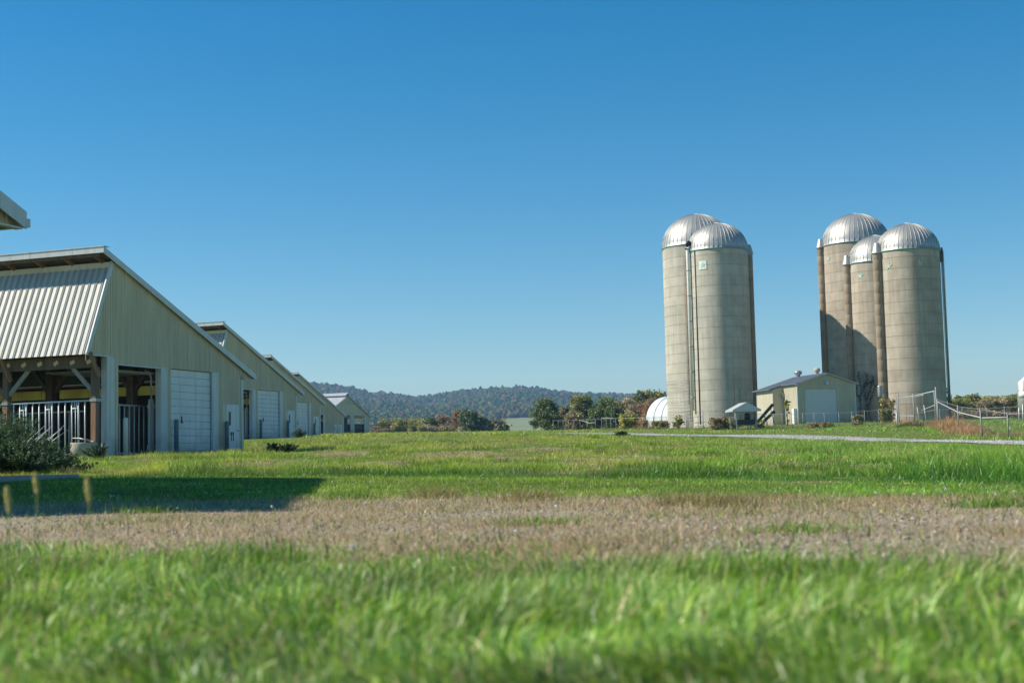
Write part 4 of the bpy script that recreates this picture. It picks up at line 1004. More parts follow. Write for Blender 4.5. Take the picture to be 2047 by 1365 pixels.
tree(1519, 142, 840, 22, np.r_[YELLOW, OLIVE], 'olive weeds by the fence below the conveyors', name='weeds', cat='weeds', shape='bush', dens=.4)
tree(1575, 146, 797, 14, np.r_[YELLOW, OLIVE], 'slender climbing plant on the lit side wall of the shed', name='climbing_plant', cat='plant', shape='bush', dens=.3)
tree(1715, 137, 830, 30, np.r_[YELLOW, BROWN], 'golden weeds at the fence right of the shed door', name='weeds', cat='weeds', shape='bush', dens=.6)
tree(1773, 140, 818, 28, np.r_[GREEN[1:], OLIVE], 'green bush at the foot of the brown silo chute', name='shrub', cat='bush', shape='bush', dens=.7)
tree(1775, 149.5, 796, 40, np.r_[OLIVE, BROWN*1.4], 'arching pale leafed vine bush at the base of the two star silo', name='vine_bush', cat='bush', shape='bush', dens=.6)
tree(1640, 135.5, 845, 60, np.r_[BROWN*1.2, OLIVE], 'dry low weeds along the fence before the shed door', name='weeds', cat='weeds', shape='bush', dens=.5)
tree(1516, 190, 792, 14, GREEN[:2], 'dark sliver of tree between the pale silo chute and the shed', dens=.6)
tree(1899, 200, 766, 14, GREEN[:2], 'thin dark tree just right of the two star silo', dens=.35)
# right hedge row
hr = [(1916, 798, 40, np.r_[GREEN, OLIVE], 'green shrub, first right of the brown silos'), (1938, 790, 46, np.r_[GREEN[1:], OLIVE], 'taller green shrub second right of the brown silos'), (1962, 794, 50, np.r_[OLIVE, BROWN], 'olive grey shrub in the middle of the right hedge row'),
      (1986, 798, 46, np.r_[BROWN, GREEN[1:3]], 'brown grey shrub left of the golden ones'), (2003, 793, 44, np.r_[YELLOW[:2]*.9, ORANGE[2:], OLIVE], 'golden orange shrub in the right hedge row'), (2024, 796, 44, np.r_[YELLOW[:2]*.9, BROWN, ORANGE[2:]], 'golden brown shrub just left of the feed bin'), (2047, 789, 46, np.r_[OLIVE, GREEN], 'green shrub behind the feed bin'), (2080, 792, 50, MIX, 'mixed green shrub beyond the feed bin, mostly out of frame')]
for k, (px, ty, w_, pal, lb) in enumerate(hr): tree(px, 215+5*(k % 3), ty, w_*1.25, pal*1.15, lb, name='hedge_shrub', cat='shrub', group='shrubs in the right hedge row', shape='bush', dens=1.2)
for px, ty, w_ in ((1925, 822, 50), (1960, 822, 55), (2000, 824, 55), (2035, 824, 50)):
    tree(px, 190, ty, w_, np.r_[BROWN, ORANGE[:1], OLIVE[:1]]*.9, 'low brown undergrowth clump in front of the right hedge row', name='undergrowth', cat='undergrowth', group='brown undergrowth clumps', shape='bush', dens=.7)
# creeper on the middle brown silo
def creeper():
    c0 = P(1752, 800, 168.5); r = 54.5/FPX*168.5+.08; g = np.random.default_rng(5)
    root = empty('creeper', (c0[0], 168.5, hg(c0[0], 168.5)), 0, label='dark branching creeper climbing the shaded foot of the lower brown silo', cat='creeper')
    z0 = root.location.z; st = MB(); V, F, Cc = [], [], []; nb = 0
    def surf(px, py):
        rr = ray(px, py); A = rr[0]**2+1; B = -2*(rr[0]*c0[0]+168.5); Cq = c0[0]**2+168.5**2-r**2
        t = (-B-math.sqrt(max(B*B-4*A*Cq, 0)))/(2*A); return Vector((rr[0]*t-c0[0], t-168.5, rr[2]*t+CZ-z0))
    ways = [[(1722, 840), (1719, 800), (1722, 775), (1716, 755), (1717, 742)], [(1730, 845), (1733, 800), (1726, 775), (1733, 758), (1730, 742)], [(1733, 800), (1740, 775), (1746, 760), (1744, 750)], [(1740, 840), (1737, 810), (1746, 785), (1750, 765)], [(1726, 775), (1736, 765), (1748, 762)], [(1721, 800), (1712, 785), (1712, 765)]]
    for w_ in ways:
        pts = []
        for (x0, y0), (x1, y1) in zip(w_[:-1], w_[1:]):
            for t in np.linspace(0, 1, 6)[:-1]: pts.append(surf(x0+(x1-x0)*t+g.normal()*.8, y0+(y1-y0)*t))
        st.tube(pts, .10, 5, r2=.03)
        ce = np.array([tuple(p) for p in pts]); V1, F1, C1 = leaf_cloud(ce, np.full(len(ce), .22), 9, .085, np.tile([[.03, .045, .014]], (len(ce), 1)), g)
        V.append(V1); F.append(F1+nb); Cc.append(C1); nb += len(V1)
    st.build('stem', MT['bark'], root); mesh_np('leaves', np.concatenate(V), [np.concatenate(F)], MT['leaf'], root, np.concatenate(Cc))
creeper()
# power meter box on the chute
g_ = P(1760, 800, 150.5); m = MB(); m.box(-.35, .35, -.1, .1, .9, 2.7); root = empty('meter_box', (g_[0], 150.5, h1(g_[0], 150.5)), 0, label='pale electric meter box on a pole at the foot of the brown silo chute', cat='meter box')
m2 = MB(); hh = P(1760, 782, 150.5)[2]-root.location.z; m2.lathe([(0, hh+.6), (.24, hh+.6), (.26, hh+.5), (.26, hh-.5), (.24, hh-.6), (0, hh-.6)], 16); m2.build('casing', MT['greysteel'], root)
m = MB(); m.tube([(0, 0, -.2), (0, 0, hh-.6)], .08, 8); m.box(-.25, .25, -.15, .15, hh-1.6, hh-.65); m.build('pole', MT['darksteel'], root)

# dark bush in the near barn's lee: fine stems with small leaves
def stem_bush(name, label, p, w, d, h, n, leaf, cols, seed, cat='bush', twigs=0, spread=.9):
    g = np.random.default_rng(seed); root = empty(name, p, 0, label=label, cat=cat)
    st = MB(); ce = []; cc = []
    for k in range(n):
        a = g.random()*2*math.pi; rr = math.sqrt(g.random()); bx, by = rr*w*.45*math.cos(a), rr*d*.45*math.sin(a)
        hh = h*(1-.55*rr**2)*g.uniform(.7, 1.05); ex, ey = bx*(1+spread)+g.normal()*.1, by*(1+spread)+g.normal()*.1
        pts = [Vector((bx*.4, by*.4, -.05)), Vector((bx, by, hh*.5)), Vector((ex, ey, hh))]
        st.tube(pts, .005, 4, r2=.002, cap=False); c_ = cols[g.integers(0, len(cols))]*g.uniform(.75, 1.25)
        for t in np.linspace(.15, 1, 9):
            q = pts[0].lerp(pts[1], t*2) if t < .5 else pts[1].lerp(pts[2], t*2-1); ce.append((q.x, q.y, max(q.z, .03))); cc.append(c_)
    V, F, Cc = leaf_cloud(np.array(ce), np.full(len(ce), h*.085), 26, leaf, np.array(cc), g, flat=1)
    mesh_np('leaves', V, [F], MT['leaf'], root, Cc); st.build('stems', MT['bark'], root)
    if twigs:
        tw = MB()
        for k in range(twigs):
            x = g.uniform(-.4, .35)*w; tw.tube([(x-.05, 0, h*.5), (x+.1, 0, h*.9), (x+.38, .05, h*g.uniform(1.15, 1.3))], .006, 4, r2=.003)
        tw.build('dry_twigs', MT['whitepipe'], root)
    return root
DG = np.array([[.035, .085, .022], [.05, .11, .03], [.08, .14, .04], [.028, .065, .02]])
gq = P(22, 960, 27.5); stem_bush('feathery_bush', 'tall feathery dark green bush at the left edge before the stall railing', (gq[0], 27.5, hg(gq[0], 27.5)), .72, 1.0, 1.32, 110, .018, DG*1.25, 3)
gq = P(-40, 960, 28); stem_bush('feathery_bush', 'feathery dark bush half cut off by the left edge of the picture', (gq[0], 28, hg(gq[0], 28)), 1.3, 1.2, 1.25, 80, .018, DG*1.1, 4)
gq = P(72, 960, 26); stem_bush('spreading_bush', 'low spreading dark bush with bare pale twigs above the concrete slab', (gq[0], 26, hg(gq[0], 26)), .88, .8, .70, 100, .018, DG, 5, twigs=7)
gq = P(30, 960, 25.2); stem_bush('spreading_bush', 'thick low dark bush nearest the concrete slab at the left edge', (gq[0], 25.2, hg(gq[0], 25.2)), 1.0, .9, .60, 110, .020, DG, 6)
gq = P(138, 955, 27); stem_bush('spreading_bush', 'ragged right end of the dark bushes, nearest the concrete trough', (gq[0], 27, hg(gq[0], 27)), .50, .6, .30, 36, .018, DG*1.2, 8)
gq = P(196, 925, 44); stem_bush('trough_weed', 'small dark weed growing against the round trough', (gq[0], 44, hg(gq[0], 44)), .7, .5, .5, 26, .018, DG, 9, cat='weeds')
for px, Z, h_, lb in ((545, 50, .38, 'dark leafy weed clump on the bank right of the barn numbered 11, left one'), (572, 49, .34, 'dark leafy weed clump on the bank right of the barn numbered 11, right one'), (598, 80, .5, 'small black looking weed tuft at the foot of the second barn')):
    gq = gp(px, Z); stem_bush('dark_weed', lb, gq, .42, .4, h_, 26, .020, DG, int(px), cat='weeds')
gq = gp(1243, 88); stem_bush('tall_tuft', 'single taller dark green tuft beside the far end of the gravel road', gq, .55, .5, .36, 40, .03, np.array([[.05, .10, .02]]), 21, cat='grass tuft')
# ------------------------------------------------------------ grass as real blades
def blades(name, label, x, y, h, w, cols, nseg, lean=.5, matname='grass', kind='stuff', cat='grass', dirn=None, curl=1.0, sink=.01, seed=1, tipmix=None, zoff=None):
    g = np.random.default_rng(seed); N = len(x); z = HG(x, y)-sink if zoff is None else zoff
    a = g.random(N)*2*math.pi if dirn is None else dirn
    ln = np.abs(g.normal(size=N))*lean+.08
    fx, fy = np.cos(a), np.sin(a); wa = g.random(N)*math.pi
    sx, sy = np.cos(wa), np.sin(wa)
    V = np.empty((N, 2*nseg+1, 3), np.float32); c = np.empty((N, 2*nseg+1, 3), np.float32)
    for k in range(nseg+1):
        t = k/nseg; cx = x+fx*ln*h*t**1.7; cy = y+fy*ln*h*t**1.7; cz = z+h*t*(1-.25*np.minimum(ln, 1.2)*curl*t)
        sh = 1.0
        if k < nseg:
            ww = w*(1-t*.75)*.5
            V[:, 2*k, 0] = cx-sx*ww; V[:, 2*k, 1] = cy-sy*ww; V[:, 2*k, 2] = cz
            V[:, 2*k+1, 0] = cx+sx*ww; V[:, 2*k+1, 1] = cy+sy*ww; V[:, 2*k+1, 2] = cz
            cc = cols if tipmix is None else cols*(1-t**2)+tipmix*t**2
            c[:, 2*k] = cc; c[:, 2*k+1] = cc
        else:
            V[:, 2*k, 0] = cx; V[:, 2*k, 1] = cy; V[:, 2*k, 2] = cz; c[:, 2*k] = cols if tipmix is None else tipmix
    b = (np.arange(N)*(2*nseg+1))[:, None]
    T = b+np.array([[2*nseg-2, 2*nseg-1, 2*nseg]]); F = [T]
    for k in range(nseg-1): F.insert(0, b+np.array([[2*k, 2*k+1, 2*k+3, 2*k+2]]))
    F = ([np.concatenate(F[:-1])] if nseg > 1 else [])+[T]
    o = mesh_np(name, V.reshape(-1, 3), F, MT[matname], None, c.reshape(-1, 3)); tag(o, label, cat, kind=kind); return o
def scatter(N, z0, z1, g, lo=-.40, hi=.40, power=1.0):
    """points with density falling as 1/Z^power inside the view wedge (with margins)"""
    u = g.random(N)
    k = 2-power
    Z = (z0**k+(z1**k-z0**k)*u)**(1/k) if abs(k) > 1e-6 else z0*(z1/z0)**u
    X = g.uniform(lo, hi, N)*Z*1.0+g.uniform(-1.3, 1.3, N)*1.0
    return X, Z
def pick(pal, N, g, j=.18):
    c = np.array(pal)[g.integers(0, len(pal), N)]*g.uniform(1-j, 1+j, (N, 1)); return c
def barn_mask(x, y):
    ok = np.ones(len(x), bool)
    for k in BN:
        _, fl, tip = BN[k]; dx = x-tip[0]; dy = y-tip[1]; lx = dx*DX+dy*DY; ly = -dx*DY+dy*DX
        wd = 13.7 if k == 4 else 10.1
        ok &= ~((lx < -.75) & (lx > -wd-.3) & (ly > .02) & (ly < 45))
    return ok
NGR = np.array([[.16, .30, .012], [.22, .37, .015], [.09, .20, .01], [.30, .43, .04], [.38, .48, .16], [.16, .31, .07], [.055, .14, .01], [.12, .27, .01]])
STRAW = np.array([[.36, .29, .14], [.42, .33, .17], [.30, .25, .12]])
g = np.random.default_rng(31)
# near lawn
FARE = lambda X: 12.5-.62*np.maximum(X, 0)-.12*np.minimum(X, 0)
N = 140000; X, Z = scatter(N, .55, 7.4, g, -.46, .46, 1.15)
edge = 4.1-.66*X+1.0*(fbm(X*1.2, Z*1.2)-.5)
keep = (Z < edge+.9*g.random(N)**3) & (np.hypot(X, Z) > .6); X, Z = X[keep], Z[keep]; N = len(X)
dn = fbm(X*2.2+9, Z*2.2+3)
h_ = (.026+.058*np.clip(dn*1.8-.4, 0, 1))*g.uniform(.6, 1.3, N)*(1+.35*(Z > edge[keep]-1.2)); c = pick(NGR, N, g); s_ = g.random(N) < .07; c[s_] = pick(STRAW, s_.sum(), g)
c *= np.clip(.2+1.7*fbm(X*3.4, Z*3.4), .35, 2)[:, None]*np.array([1.18, 1.14, 1.15]); c = c*.9+c.mean(1, keepdims=True)*.1
blades('near_grass', 'blurred bright green lawn grass across the bottom of the picture', X, Z, h_, g.uniform(.0032, .0075, N)*np.where(g.random(N) < .15, 1.7, 1), c, 4, 1.05, seed=2, curl=1.5, dirn=fbm(X*1.4+3, Z*1.4+8)*14+g.normal(size=N)*.9, tipmix=c*1.2)
# dry old drive: short brown stems, gravel, sparse green
g = np.random.default_rng(32)
BRN = np.array([[.50, .35, .19], [.54, .42, .24], [.38, .27, .15], [.60, .49, .29], [.44, .32, .21], [.46, .41, .17], [.30, .20, .12]])
N = 150000; X, Z = scatter(N, 2.6, 17.5, g, -.40, .40, 1.3)
sN = 4.0-.66*X+1.0*(fbm(X*1.2, Z*1.2)-.5); sF = FARE(X)+1.4*(fbm(X*.7+5, Z*.7)-.5)
keep = (Z > sN-.4) & (Z < sF+.6*g.normal(size=N)); X, Z = X[keep], Z[keep]; N = len(X); f = (Z-sN[keep])/(sF-sN)[keep]
bare = fbm(X*.9+40, Z*.9+11)
keep = g.random(N) < np.clip(1.5-1.9*bare+.8*f**2, .25, 1); X, Z, f, bare = X[keep], Z[keep], f[keep], bare[keep]; N = len(X)
h_ = (.020+.042*fbm(X*1.6, Z*1.6)**1.2+.02*f**2)*g.uniform(.5, 1.5, N); c = pick(BRN, N, g, .25); gm_ = g.random(N) < (.06+.22*(fbm(X*.8+70, Z*.8)-.38).clip(0)*4); c[gm_] = pick(NGR*.85, gm_.sum(), g)
blades('dry_grass', 'short brown dried grass over the old gravel strip', X, Z, h_, g.uniform(.003, .008, N), c*g.uniform(.6, 1.45, N)[:, None], 2, 1.1, 'drygrass', seed=3)
# tufts on the dry strip
tf = [(1060, 11.4, .13, 240, 0), (1365, 9.9, .12, 200, 0), (1455, 9.4, .13, 200, 0), (1630, 9.5, .06, 200, 1), (1990, 8.4, .10, 260, 1), (870, 12.3, .14, 200, 0), (1560, 10.7, .08, 160, 0), (700, 12.5, .13, 200, 1), (430, 13.2, .10, 200, 1), (1080, 7.4, .07, 160, 1), (1600, 6.1, .07, 160, 1), (300, 10.5, .09, 160, 1)]
g = np.random.default_rng(33); xs_, ys_, hs_, cs_ = [], [], [], []
for px, Z0, hh, n_, kk in tf:
    x0 = P(px, 1000, Z0)[0]; n_ *= 2; xs_.append(x0+g.normal(size=n_)*.13); ys_.append(Z0+g.normal(size=n_)*.10); hs_.append(hh*g.uniform(.5, 1.2, n_)); cs_.append(pick(NGR if kk else np.r_[STRAW, OLIVE*1.4], n_, g))
X = np.concatenate(xs_); blades('grass_tufts', 'scattered straw and green tufts on the brown strip', X, np.concatenate(ys_), np.concatenate(hs_), g.uniform(.004, .008, len(X)), np.concatenate(cs_), 3, .9, 'drygrass', seed=4)
# green lawn between the dry strip and the bank, and the bank itself
g = np.random.default_rng(34)
BKG = np.array([[.13, .24, .018], [.18, .31, .02], [.24, .36, .03], [.32, .41, .07], [.085, .18, .018]])
THATCH = [(1170, 33, 0.65, 2.1, 0.6), (1212, 32, 0.43, 1.54, 0.5), (1245, 35, 0.5, 1.82, 0.55), (1130, 31, 0.72, 1.75, 0.45), (900, 41, 0.94, 2.8, 0.5), (960, 40, 0.5, 2.1, 0.5), (1440, 22, 0.29, 1.05, 0.5), (1585, 24, 0.29, 0.91, 0.5), (1610, 15.5, 0.36, 0.49, 0.25), (1735, 23, 0.22, 0.84, 0.5), (765, 36, 0.86, 2.1, 0.5), (1330, 30, 0.36, 1.12, 0.4), (1030, 32, 0.43, 1.4, 0.4), (1700, 30, 0.36, 1.4, 0.4), (1300, 33, 0.58, 1.4, 0.5), (840, 31, 0.65, 1.4, 0.45), (690, 45, 0.94, 2.8, 0.5), (1500, 33, 0.43, 1.4, 0.4), (560, 38, 0.7, 1.5, 0.4), (650, 33, 0.5, 1.2, 0.4), (1860, 24, 0.3, 1, 0.4), (1960, 20, 0.25, 0.8, 0.4), (1080, 44, 0.8, 2.5, 0.5), (1000, 37, 0.5, 1.6, 0.4), (1390, 27, 0.35, 1, 0.4)]
def bank(N, z0, z1, hbase, wb, nseg, seed, lo, hi, power, label, name):
    g = np.random.default_rng(seed); X, Z = scatter(N, z0, z1, g, lo, hi, power)
    sF = FARE(X)+1.4*(fbm(X*.7+5, Z*.7)-.5)
    bl = 24-1.75*np.maximum(X, 0)+.15*np.minimum(X, 0)
    keep = (Z > sF-.7*g.random(N)**2) & barn_mask(X, Z); rd = near_road(X, Z); keep &= (rd > RW+.1+.7*g.random(N)**2)
    X, Z, sF, bl, rd = X[keep], Z[keep], sF[keep], bl[keep], rd[keep]; N = len(X)
    tm = np.zeros(N)
    for tpx, tZ, trx, try_, _h in THATCH:
        tx_ = P(tpx, 880, tZ)[0]; tm = np.maximum(tm, np.exp(-(((X-tx_)/trx)**2+((Z-tZ)/(try_*1.1))**2)))
    lump = fbm(X*.8+3, Z*.35+8); patch = fbm(X*.16+50, Z*.3+20); fine = fbm(X*1.9, Z*1.9)
    mown = smooth((bl-Z)/1.5); onb = 1-mown
    hh = hbase*(mown*.38+onb*(.22+1.7*np.clip(lump*2.2-.65, 0, 1)))*(.6+.8*fine)*g.uniform(.6, 1.3, N)
    hh *= np.where(rd < RW+1.6, .45, 1)*np.where(Z > 75, .8, 1)
    c = pick(BKG, N, g, .22)
    right = smooth((X/Z-.05)/.2)
    warm = np.clip((patch-.42)*5, 0, 1)*(1-.55*right)*onb
    c = c*(1-.75*warm[:, None])+np.array([.40, .42, .08])*.75*warm[:, None]
    c[:, 0] *= 1-.22*right
    dead = (g.random(N) < np.clip((fbm(X*.7+90, Z*.45+33)-.53)*7, 0, .85)*onb+.05+.35*(rd < RW+1.3)); c[dead] = pick(np.r_[STRAW*.85, BRN[:2]], dead.sum(), g)
    hh = np.where(dead, hh*.55, hh)*(1-.8*np.clip(tm*2.2*fbm(X*2.1+4, Z*1.3), 0, 1))
    lush = (Z > bl-2.6) & (Z < bl+1.0); c[lush] *= np.array([.42, .62, .55]); hh = np.where(lush, hh*1.15, hh)
    c *= (.4+1.15*fine)[:, None]*(.7+.6*fbm(X*.4+9, Z*.6+2))[:, None]*np.array([1.28, 1.2, 1.1])
    return blades(name, label, X, Z, hh, wb*(1+Z/70)*g.uniform(.6, 1.3, N), c, nseg, .7, 'grass', seed=seed, sink=.02, tipmix=c*1.2+.008)
bank(150000, 9, 27, .15, .0065, 3, 41, -.40, .40, 1.0, 'green mown strip and foot of the grassy bank', 'lawn_grass')
bank(240000, 24, 72, .135, .010, 2, 42, -.40, .40, 1.3, 'long meadow grass on the bank up to the crest', 'bank_grass')
bank(110000, 70, 215, .17, .022, 1, 43, -.14, .42, 1.6, 'grass beyond the crest and around the silos', 'far_grass')
g = np.random.default_rng(77); TX, TY, TH, TC = [], [], [], []
for k in range(340):
    z0 = 15+50*g.random()**1.3; x0 = g.uniform(-.38, .42)*z0
    if z0 < 24.5-1.75*max(x0, 0) or not barn_mask(np.array([x0]), np.array([z0]))[0]: continue
    n_ = int(g.uniform(40, 110)); sz = g.uniform(.12, .4); TX.append(x0+g.normal(size=n_)*sz); TY.append(z0+g.normal(size=n_)*sz*.7); TH.append(g.uniform(.12, .24)*g.uniform(.5, 1.1, n_))
    kd = g.random(); base = pick(BKG[[0, 4]]*.8 if kd < .5 else (BKG[2:4]*1.1 if kd < .75 else np.r_[STRAW*1.1, BRN[:2]]), n_, g); TC.append(base)
TX, TY, TH, TC = map(np.concatenate, (TX, TY, TH, TC))
blades('bank_tufts', 'darker and straw coloured grass tufts standing over the bank', TX, TY, TH, g.uniform(.008, .016, len(TX)), TC, 3, .8, 'grass', seed=78, tipmix=TC*1.2)
# white clover heads and small flowers
g = np.random.default_rng(51)
ico_v = np.array([(0,0,1),(0,0,-1),(1,0,0),(-1,0,0),(0,1,0),(0,-1,0)], float); ico_f = np.array([(0,2,4),(0,4,3),(0,3,5),(0,5,2),(1,4,2),(1,3,4),(1,5,3),(1,2,5)])
def blobs(name, label, x, y, zc, r, cols, matn, cat='flowers', sq=1.0, parent=None):
    N = len(x); gg = np.random.default_rng(N); V = ico_v[None]*gg.uniform(.7, 1.3, (N, 6, 1))*r[:, None, None]; V[:, :, 2] *= sq
    ang = gg.random(N)*6; ca, sa = np.cos(ang)[:, None], np.sin(ang)[:, None]; vx = V[:, :, 0]*ca-V[:, :, 1]*sa; vy = V[:, :, 0]*sa+V[:, :, 1]*ca
    V = np.stack([vx+x[:, None], vy+y[:, None], V[:, :, 2]+zc[:, None]], -1)
    F = ((np.arange(N)*6)[:, None, None]+ico_f[None]).reshape(-1, 3)
    o = mesh_np(name, V.reshape(-1, 3), [F], MT[matn], parent, np.repeat(cols, 6, 0)); return tag(o, label, cat, kind='stuff') if parent is None else o
N = 1500; X, Z = scatter(N, 3.6, 18, g, -.4, .4, .6); sF = FARE(X); w_ = np.exp(-((Z-sF-.2)/.9)**2)+.25*(Z < sF)*(Z > 3.9-.62*X)*(fbm(X*.9+2, Z*.9+60) > .5)+.35*(X < -2)*(np.abs(Z-sF-2) < 2)
k = g.random(N) < w_*(fbm(X*1.1+7, Z*1.1)*1.9-.55); X, Z = X[k], Z[k]
blobs('clover_flowers', 'white clover heads dotted along the edge of the brown strip', X, Z, HG(X, Z)+g.uniform(.02, .09, len(X)), g.uniform(.005, .011, len(X)), np.tile([[.62, .64, .58]], (len(X), 1)), 'drygrass')
x0 = P(1798, 980, 10.6)[0]; X = x0+g.normal(size=7)*.12; Z = 10.6+g.normal(size=7)*.2
blobs('yellow_flowers', 'few small yellow flowers at the far edge of the brown strip', X, Z, HG(X, Z)+.10, np.full(7, .009), np.tile([[.7, .5, .03]], (7, 1)), 'drygrass')
# gravel stones in the strip
N = 5500; X, Z = scatter(N, 3.2, 15, g, -.4, .4, 1.3); k = (Z > 3.6-.62*X) & (Z < FARE(X)) & (g.random(N) < .15+1.6*(fbm(X*.9+40, Z*.9+11)-.4).clip(0)*3); X, Z = X[k], Z[k]
gc = pick(np.array([[.40, .35, .30], [.32, .28, .24], [.48, .42, .36], [.22, .18, .15]]), len(X), g)
m = mat('stones', (.3, .28, .26)); n, l, b = nodes(m); at = n.new('ShaderNodeAttribute'); at.attribute_name = 'Col'; l.new(at.outputs['Color'], b.inputs['Base Color']); b.inputs['Roughness'].default_value = .9; MT['stones'] = m
blobs('gravel', 'loose grey gravel showing through the dried grass', X, Z, HG(X, Z)+.004, g.uniform(.005, .015, len(X)), gc, 'stones', 'gravel', .6)
# roadside gravel stones
g = np.random.default_rng(52); N = 9000; i = g.integers(10, 170, N); o_ = g.uniform(-1.05, 1.05, N)*RW; X = rc[i, 0]+rn[i, 0]*o_+g.normal(size=N)*.2; Z = rc[i, 1]+rn[i, 1]*o_+g.normal(size=N)*.3
blobs('road_gravel', 'loose pale stones on the gravel road', X, Z, HG(X, Z)+.035, g.uniform(.02, .05, N), pick(np.array([[.42, .41, .39], [.30, .29, .28], [.52, .51, .49]]), N, g), 'stones', 'gravel', .6)
# foxtail stalks rising in the foreground
for k, (px, py, Z0, hl, lb) in enumerate(((63, 946, 3.3, .045, 'blurred foxtail seed head, middle one of three at the left'), (166, 958, 3.0, .044, 'blurred tall foxtail seed head, rightmost of the three at the left'), (6, 975, 3.1, .048, 'blurred foxtail seed head at the very left edge'))):
    t = P(px, py, Z0); gz = hg(t[0], Z0); root = empty('foxtail', (t[0]+.02, Z0, gz), 0, label=lb, cat='grass stalk', group='foxtail stalks'); H_ = t[2]-gz
    s = MB(); cur = lambda f: Vector((-.02*f*f-.008*math.sin(f*5), 0, H_*f)); s.tube([cur(f) for f in np.linspace(0, 1, 9)], .0022, 6, r2=.0012); s.build('stem', mat('stem_green%d' % k, (.30, .33, .12)), root)
    gg = np.random.default_rng(k); f0 = 1-hl/H_; ce = np.array([tuple(cur(f)) for f in np.linspace(f0, 1, 26)]); V, F, Cc = leaf_cloud(ce, .0045*np.sin(np.linspace(.35, 2.9, 26))+.0015, 20, .0035, np.tile([[.78, .68, .34]], (26, 1)), gg, flat=1.2)
    mesh_np('seed_head', V, [F], MT['drygrass'], root, Cc)
# hay pile and russet grass by the gate
g = np.random.default_rng(61)
def clump(name, label, cat, spots, pal, hgt, n, wd, lean, seed, mt_='drygrass'):
    g = np.random.default_rng(seed); X, Y, Hh = [], [], []
    for px, Z0, rx, ry, hs in spots:
        c0 = gp(px, Z0); k = int(n*rx*ry); a = g.random(k)*2*math.pi; rr = np.sqrt(g.random(k))*(.35+1.2*fbm(a*2.2+px, a*0+Z0)); X.append(c0[0]+1.6*rx*rr*np.cos(a)); Y.append(Z0+ry*rr*np.sin(a)); Hh.append(hgt*hs*(1-.6*rr**2)*g.uniform(.5, 1.15, k))
    X = np.concatenate(X); c = pick(pal, len(X), g, .25); return blades(name, label, X, np.concatenate(Y), np.concatenate(Hh), g.uniform(.015, .035, len(X)), c, 3, lean, mt_, kind='stuff', cat=cat, seed=seed, tipmix=c*1.25)
RUS = np.array([[.52, .26, .13], [.60, .34, .17], [.66, .43, .24], [.44, .22, .11], [.40, .30, .13]])
clump('russet_grass', 'tall russet dead grass billowing under the sloping brace rail', 'dry grass', [(1890, 94, .8, 2, 1.0), (1912, 90, 1.0, 2, .9), (1934, 85, .9, 2, .7), (1950, 83, .5, 1.2, .45), (1815, 128, 1.2, 1.2, .5), (2000, 80, .7, .7, .35), (2035, 79, .8, .7, .4)], RUS, .95, 420, .03, .45, 62)
clump('tall_weeds', 'tan dry weeds along the fences and silo feet', 'dry grass', [(1800, 131, 1.5, 1.5, .7), (1760, 132, 1.5, 1, .6), (1290, 157, 1.6, 1, 1.0), (1350, 154, 1.6, 1, .5), (1400, 151, 1.8, .8, .4), (1500, 141, 2, .8, .4), (1560, 139, 2, .8, .4), (1600, 138, 2, .8, .45), (1660, 137, 2, .8, .4), (1235, 160, 2, 1, .7), (1200, 163, 2, 1, .5)], np.r_[BROWN*1.5, STRAW*.8, OLIVE], .9, 230, .04, .5, 63)
def haypile():
    c0 = gp(1836, 104); m = []; g = np.random.default_rng(64); N = 1500; a = g.random(N)*2*math.pi; rr = np.sqrt(g.random(N)); x = c0[0]+1.5*rr*np.cos(a); y = c0[1]+1.6*rr*np.sin(a)
    z = HG(x, y)+.38*(1-rr**2)*g.random(N)
    o = blades('brush_pile', 'x', x, y, g.uniform(.1, .25, N), g.uniform(.02, .045, N), pick(np.array([[.20, .15, .10], [.13, .09, .06], [.30, .25, .15], [.18, .17, .09]]), N, g, .25), 2, 2.6, 'drygrass', kind='thing', cat='brush pile', curl=1.4, zoff=z, seed=64)
    tag(o, 'low heap of cut brown brush lying in front of the pipe gate', 'brush pile'); del o['kind']
    mb = MB(); K = 14
    for i in range(K):
        pass
haypile()
# dead thatch lumps on the bank
clumps = THATCH
clump('thatch_patches', 'patches of matted pinkish brown dead grass on the bank', 'dry grass', clumps, np.array([[.50, .37, .24], [.58, .45, .30], [.42, .30, .19]]), .15, 1000, .02, 1.5, 65)

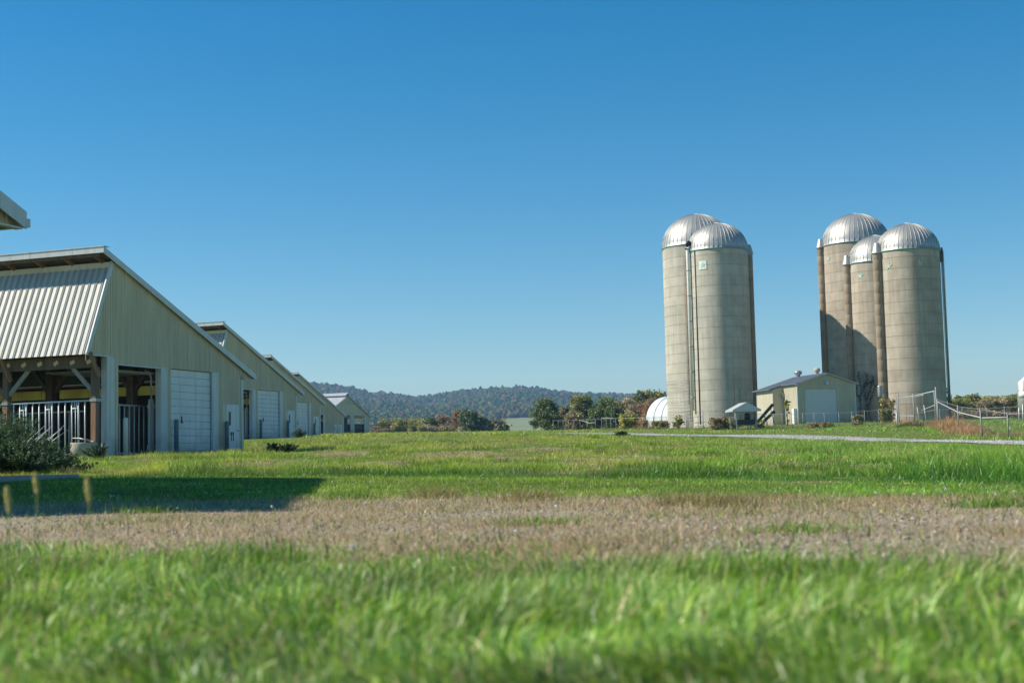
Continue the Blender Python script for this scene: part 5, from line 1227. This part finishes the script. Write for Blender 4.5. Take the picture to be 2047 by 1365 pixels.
# ------------------------------------------------------------ wooded ridge: thousands of crowns as one mass
def forest():
    g = np.random.default_rng(71); N = 62000
    Z = np.sqrt(g.uniform(1130**2, 2560**2, N)); X = g.uniform(-.34, .33, N)*Z
    px = 1023.5+FPX*X/Z; k = (px > 80) & (px < 1960); X, Z, px = X[k], Z[k], px[k]
    # keep the pale field open
    px = 1023.5+FPX*X/Z; k = ~((Z < 1540) & (px > 990) & (px < 1110)) & ((Z > 1400) | (g.random(len(Z)) < .8)); X, Z = X[k], Z[k]; N = len(X)
    base = H(X, Z); r = g.uniform(3.4, 6.0, N)*(.5+.5*(Z/2300))
    import bmesh
    bm = bmesh.new(); bmesh.ops.create_icosphere(bm, subdivisions=1, radius=1); iv = np.array([v.co[:] for v in bm.verts]); iff = np.array([[v.index for v in f.verts] for f in bm.faces]); bm.free()
    if len(iv) < 42:
        bm = bmesh.new(); bmesh.ops.create_icosphere(bm, subdivisions=2, radius=1); iv = np.array([v.co[:] for v in bm.verts]); iff = np.array([[v.index for v in f.verts] for f in bm.faces]); bm.free()
    nv = len(iv); V = iv[None]*(1+g.normal(size=(N, nv, 1))*.16)*r[:, None, None]; V[:, :, 2] *= g.uniform(.75, 1.5, N)[:, None]
    V += np.stack([X, Z, base+r*.75], -1)[:, None]
    F = ((np.arange(N)*nv)[:, None, None]+iff[None]).reshape(-1, 3)
    pal = np.array([[.04, .065, .02], [.055, .085, .028], [.075, .095, .03], [.11, .08, .04], [.15, .085, .045], [.12, .10, .05], [.03, .05, .02], [.095, .07, .055]])
    pn_ = fbm(X/90, Z/140+7); hi = smooth((base-60)/90)
    idx_ = np.where(g.random(N) < .12+.6*(pn_-.4)+.35*hi, g.integers(3, 8, N), g.integers(0, 4, N)); idx_ = np.where(idx_ == 6, 0, idx_)
    c = pal[idx_]*g.uniform(.7, 1.35, (N, 1))
    cc = np.repeat(c, nv, 0)*g.uniform(.75, 1.25, (N*nv, 1))
    m = bpy.data.materials.new('forest_crowns'); n, l, b = nodes(m); at = n.new('ShaderNodeAttribute'); at.attribute_name = 'Col'; l.new(at.outputs['Color'], b.inputs['Base Color']); b.inputs['Roughness'].default_value = 1; b.inputs['Specular IOR Level'].default_value = .05
    o = mesh_np('forest', V.reshape(-1, 3), [F], m, None, cc); tag(o, 'hazy autumn woods covering the long far ridge', 'woods', kind='stuff')
forest()
# far pasture wire: pale diagonal track on the field
# ------------------------------------------------------------ air
hz = MB(); top = max(float(GZ.max()), 120)+22
hz.box(-3400, 3400, -60, 3500, float(GZ.min())-1.5, top)
hm = bpy.data.materials.new('haze_air'); hm.use_nodes = True; n = hm.node_tree.nodes; l = hm.node_tree.links; n.remove(n['Principled BSDF'])
pv_ = n.new('ShaderNodeVolumePrincipled'); pv_.inputs['Color'].default_value = (.36, .66, 1.0, 1); pv_.inputs['Density'].default_value = .00018; pv_.inputs['Anisotropy'].default_value = .1
l.new(pv_.outputs[0], n['Material Output'].inputs['Volume'])
ho = hz.build('haze', hm, None); tag(ho, 'thin blue autumn haze over the valley', 'haze', kind='stuff')
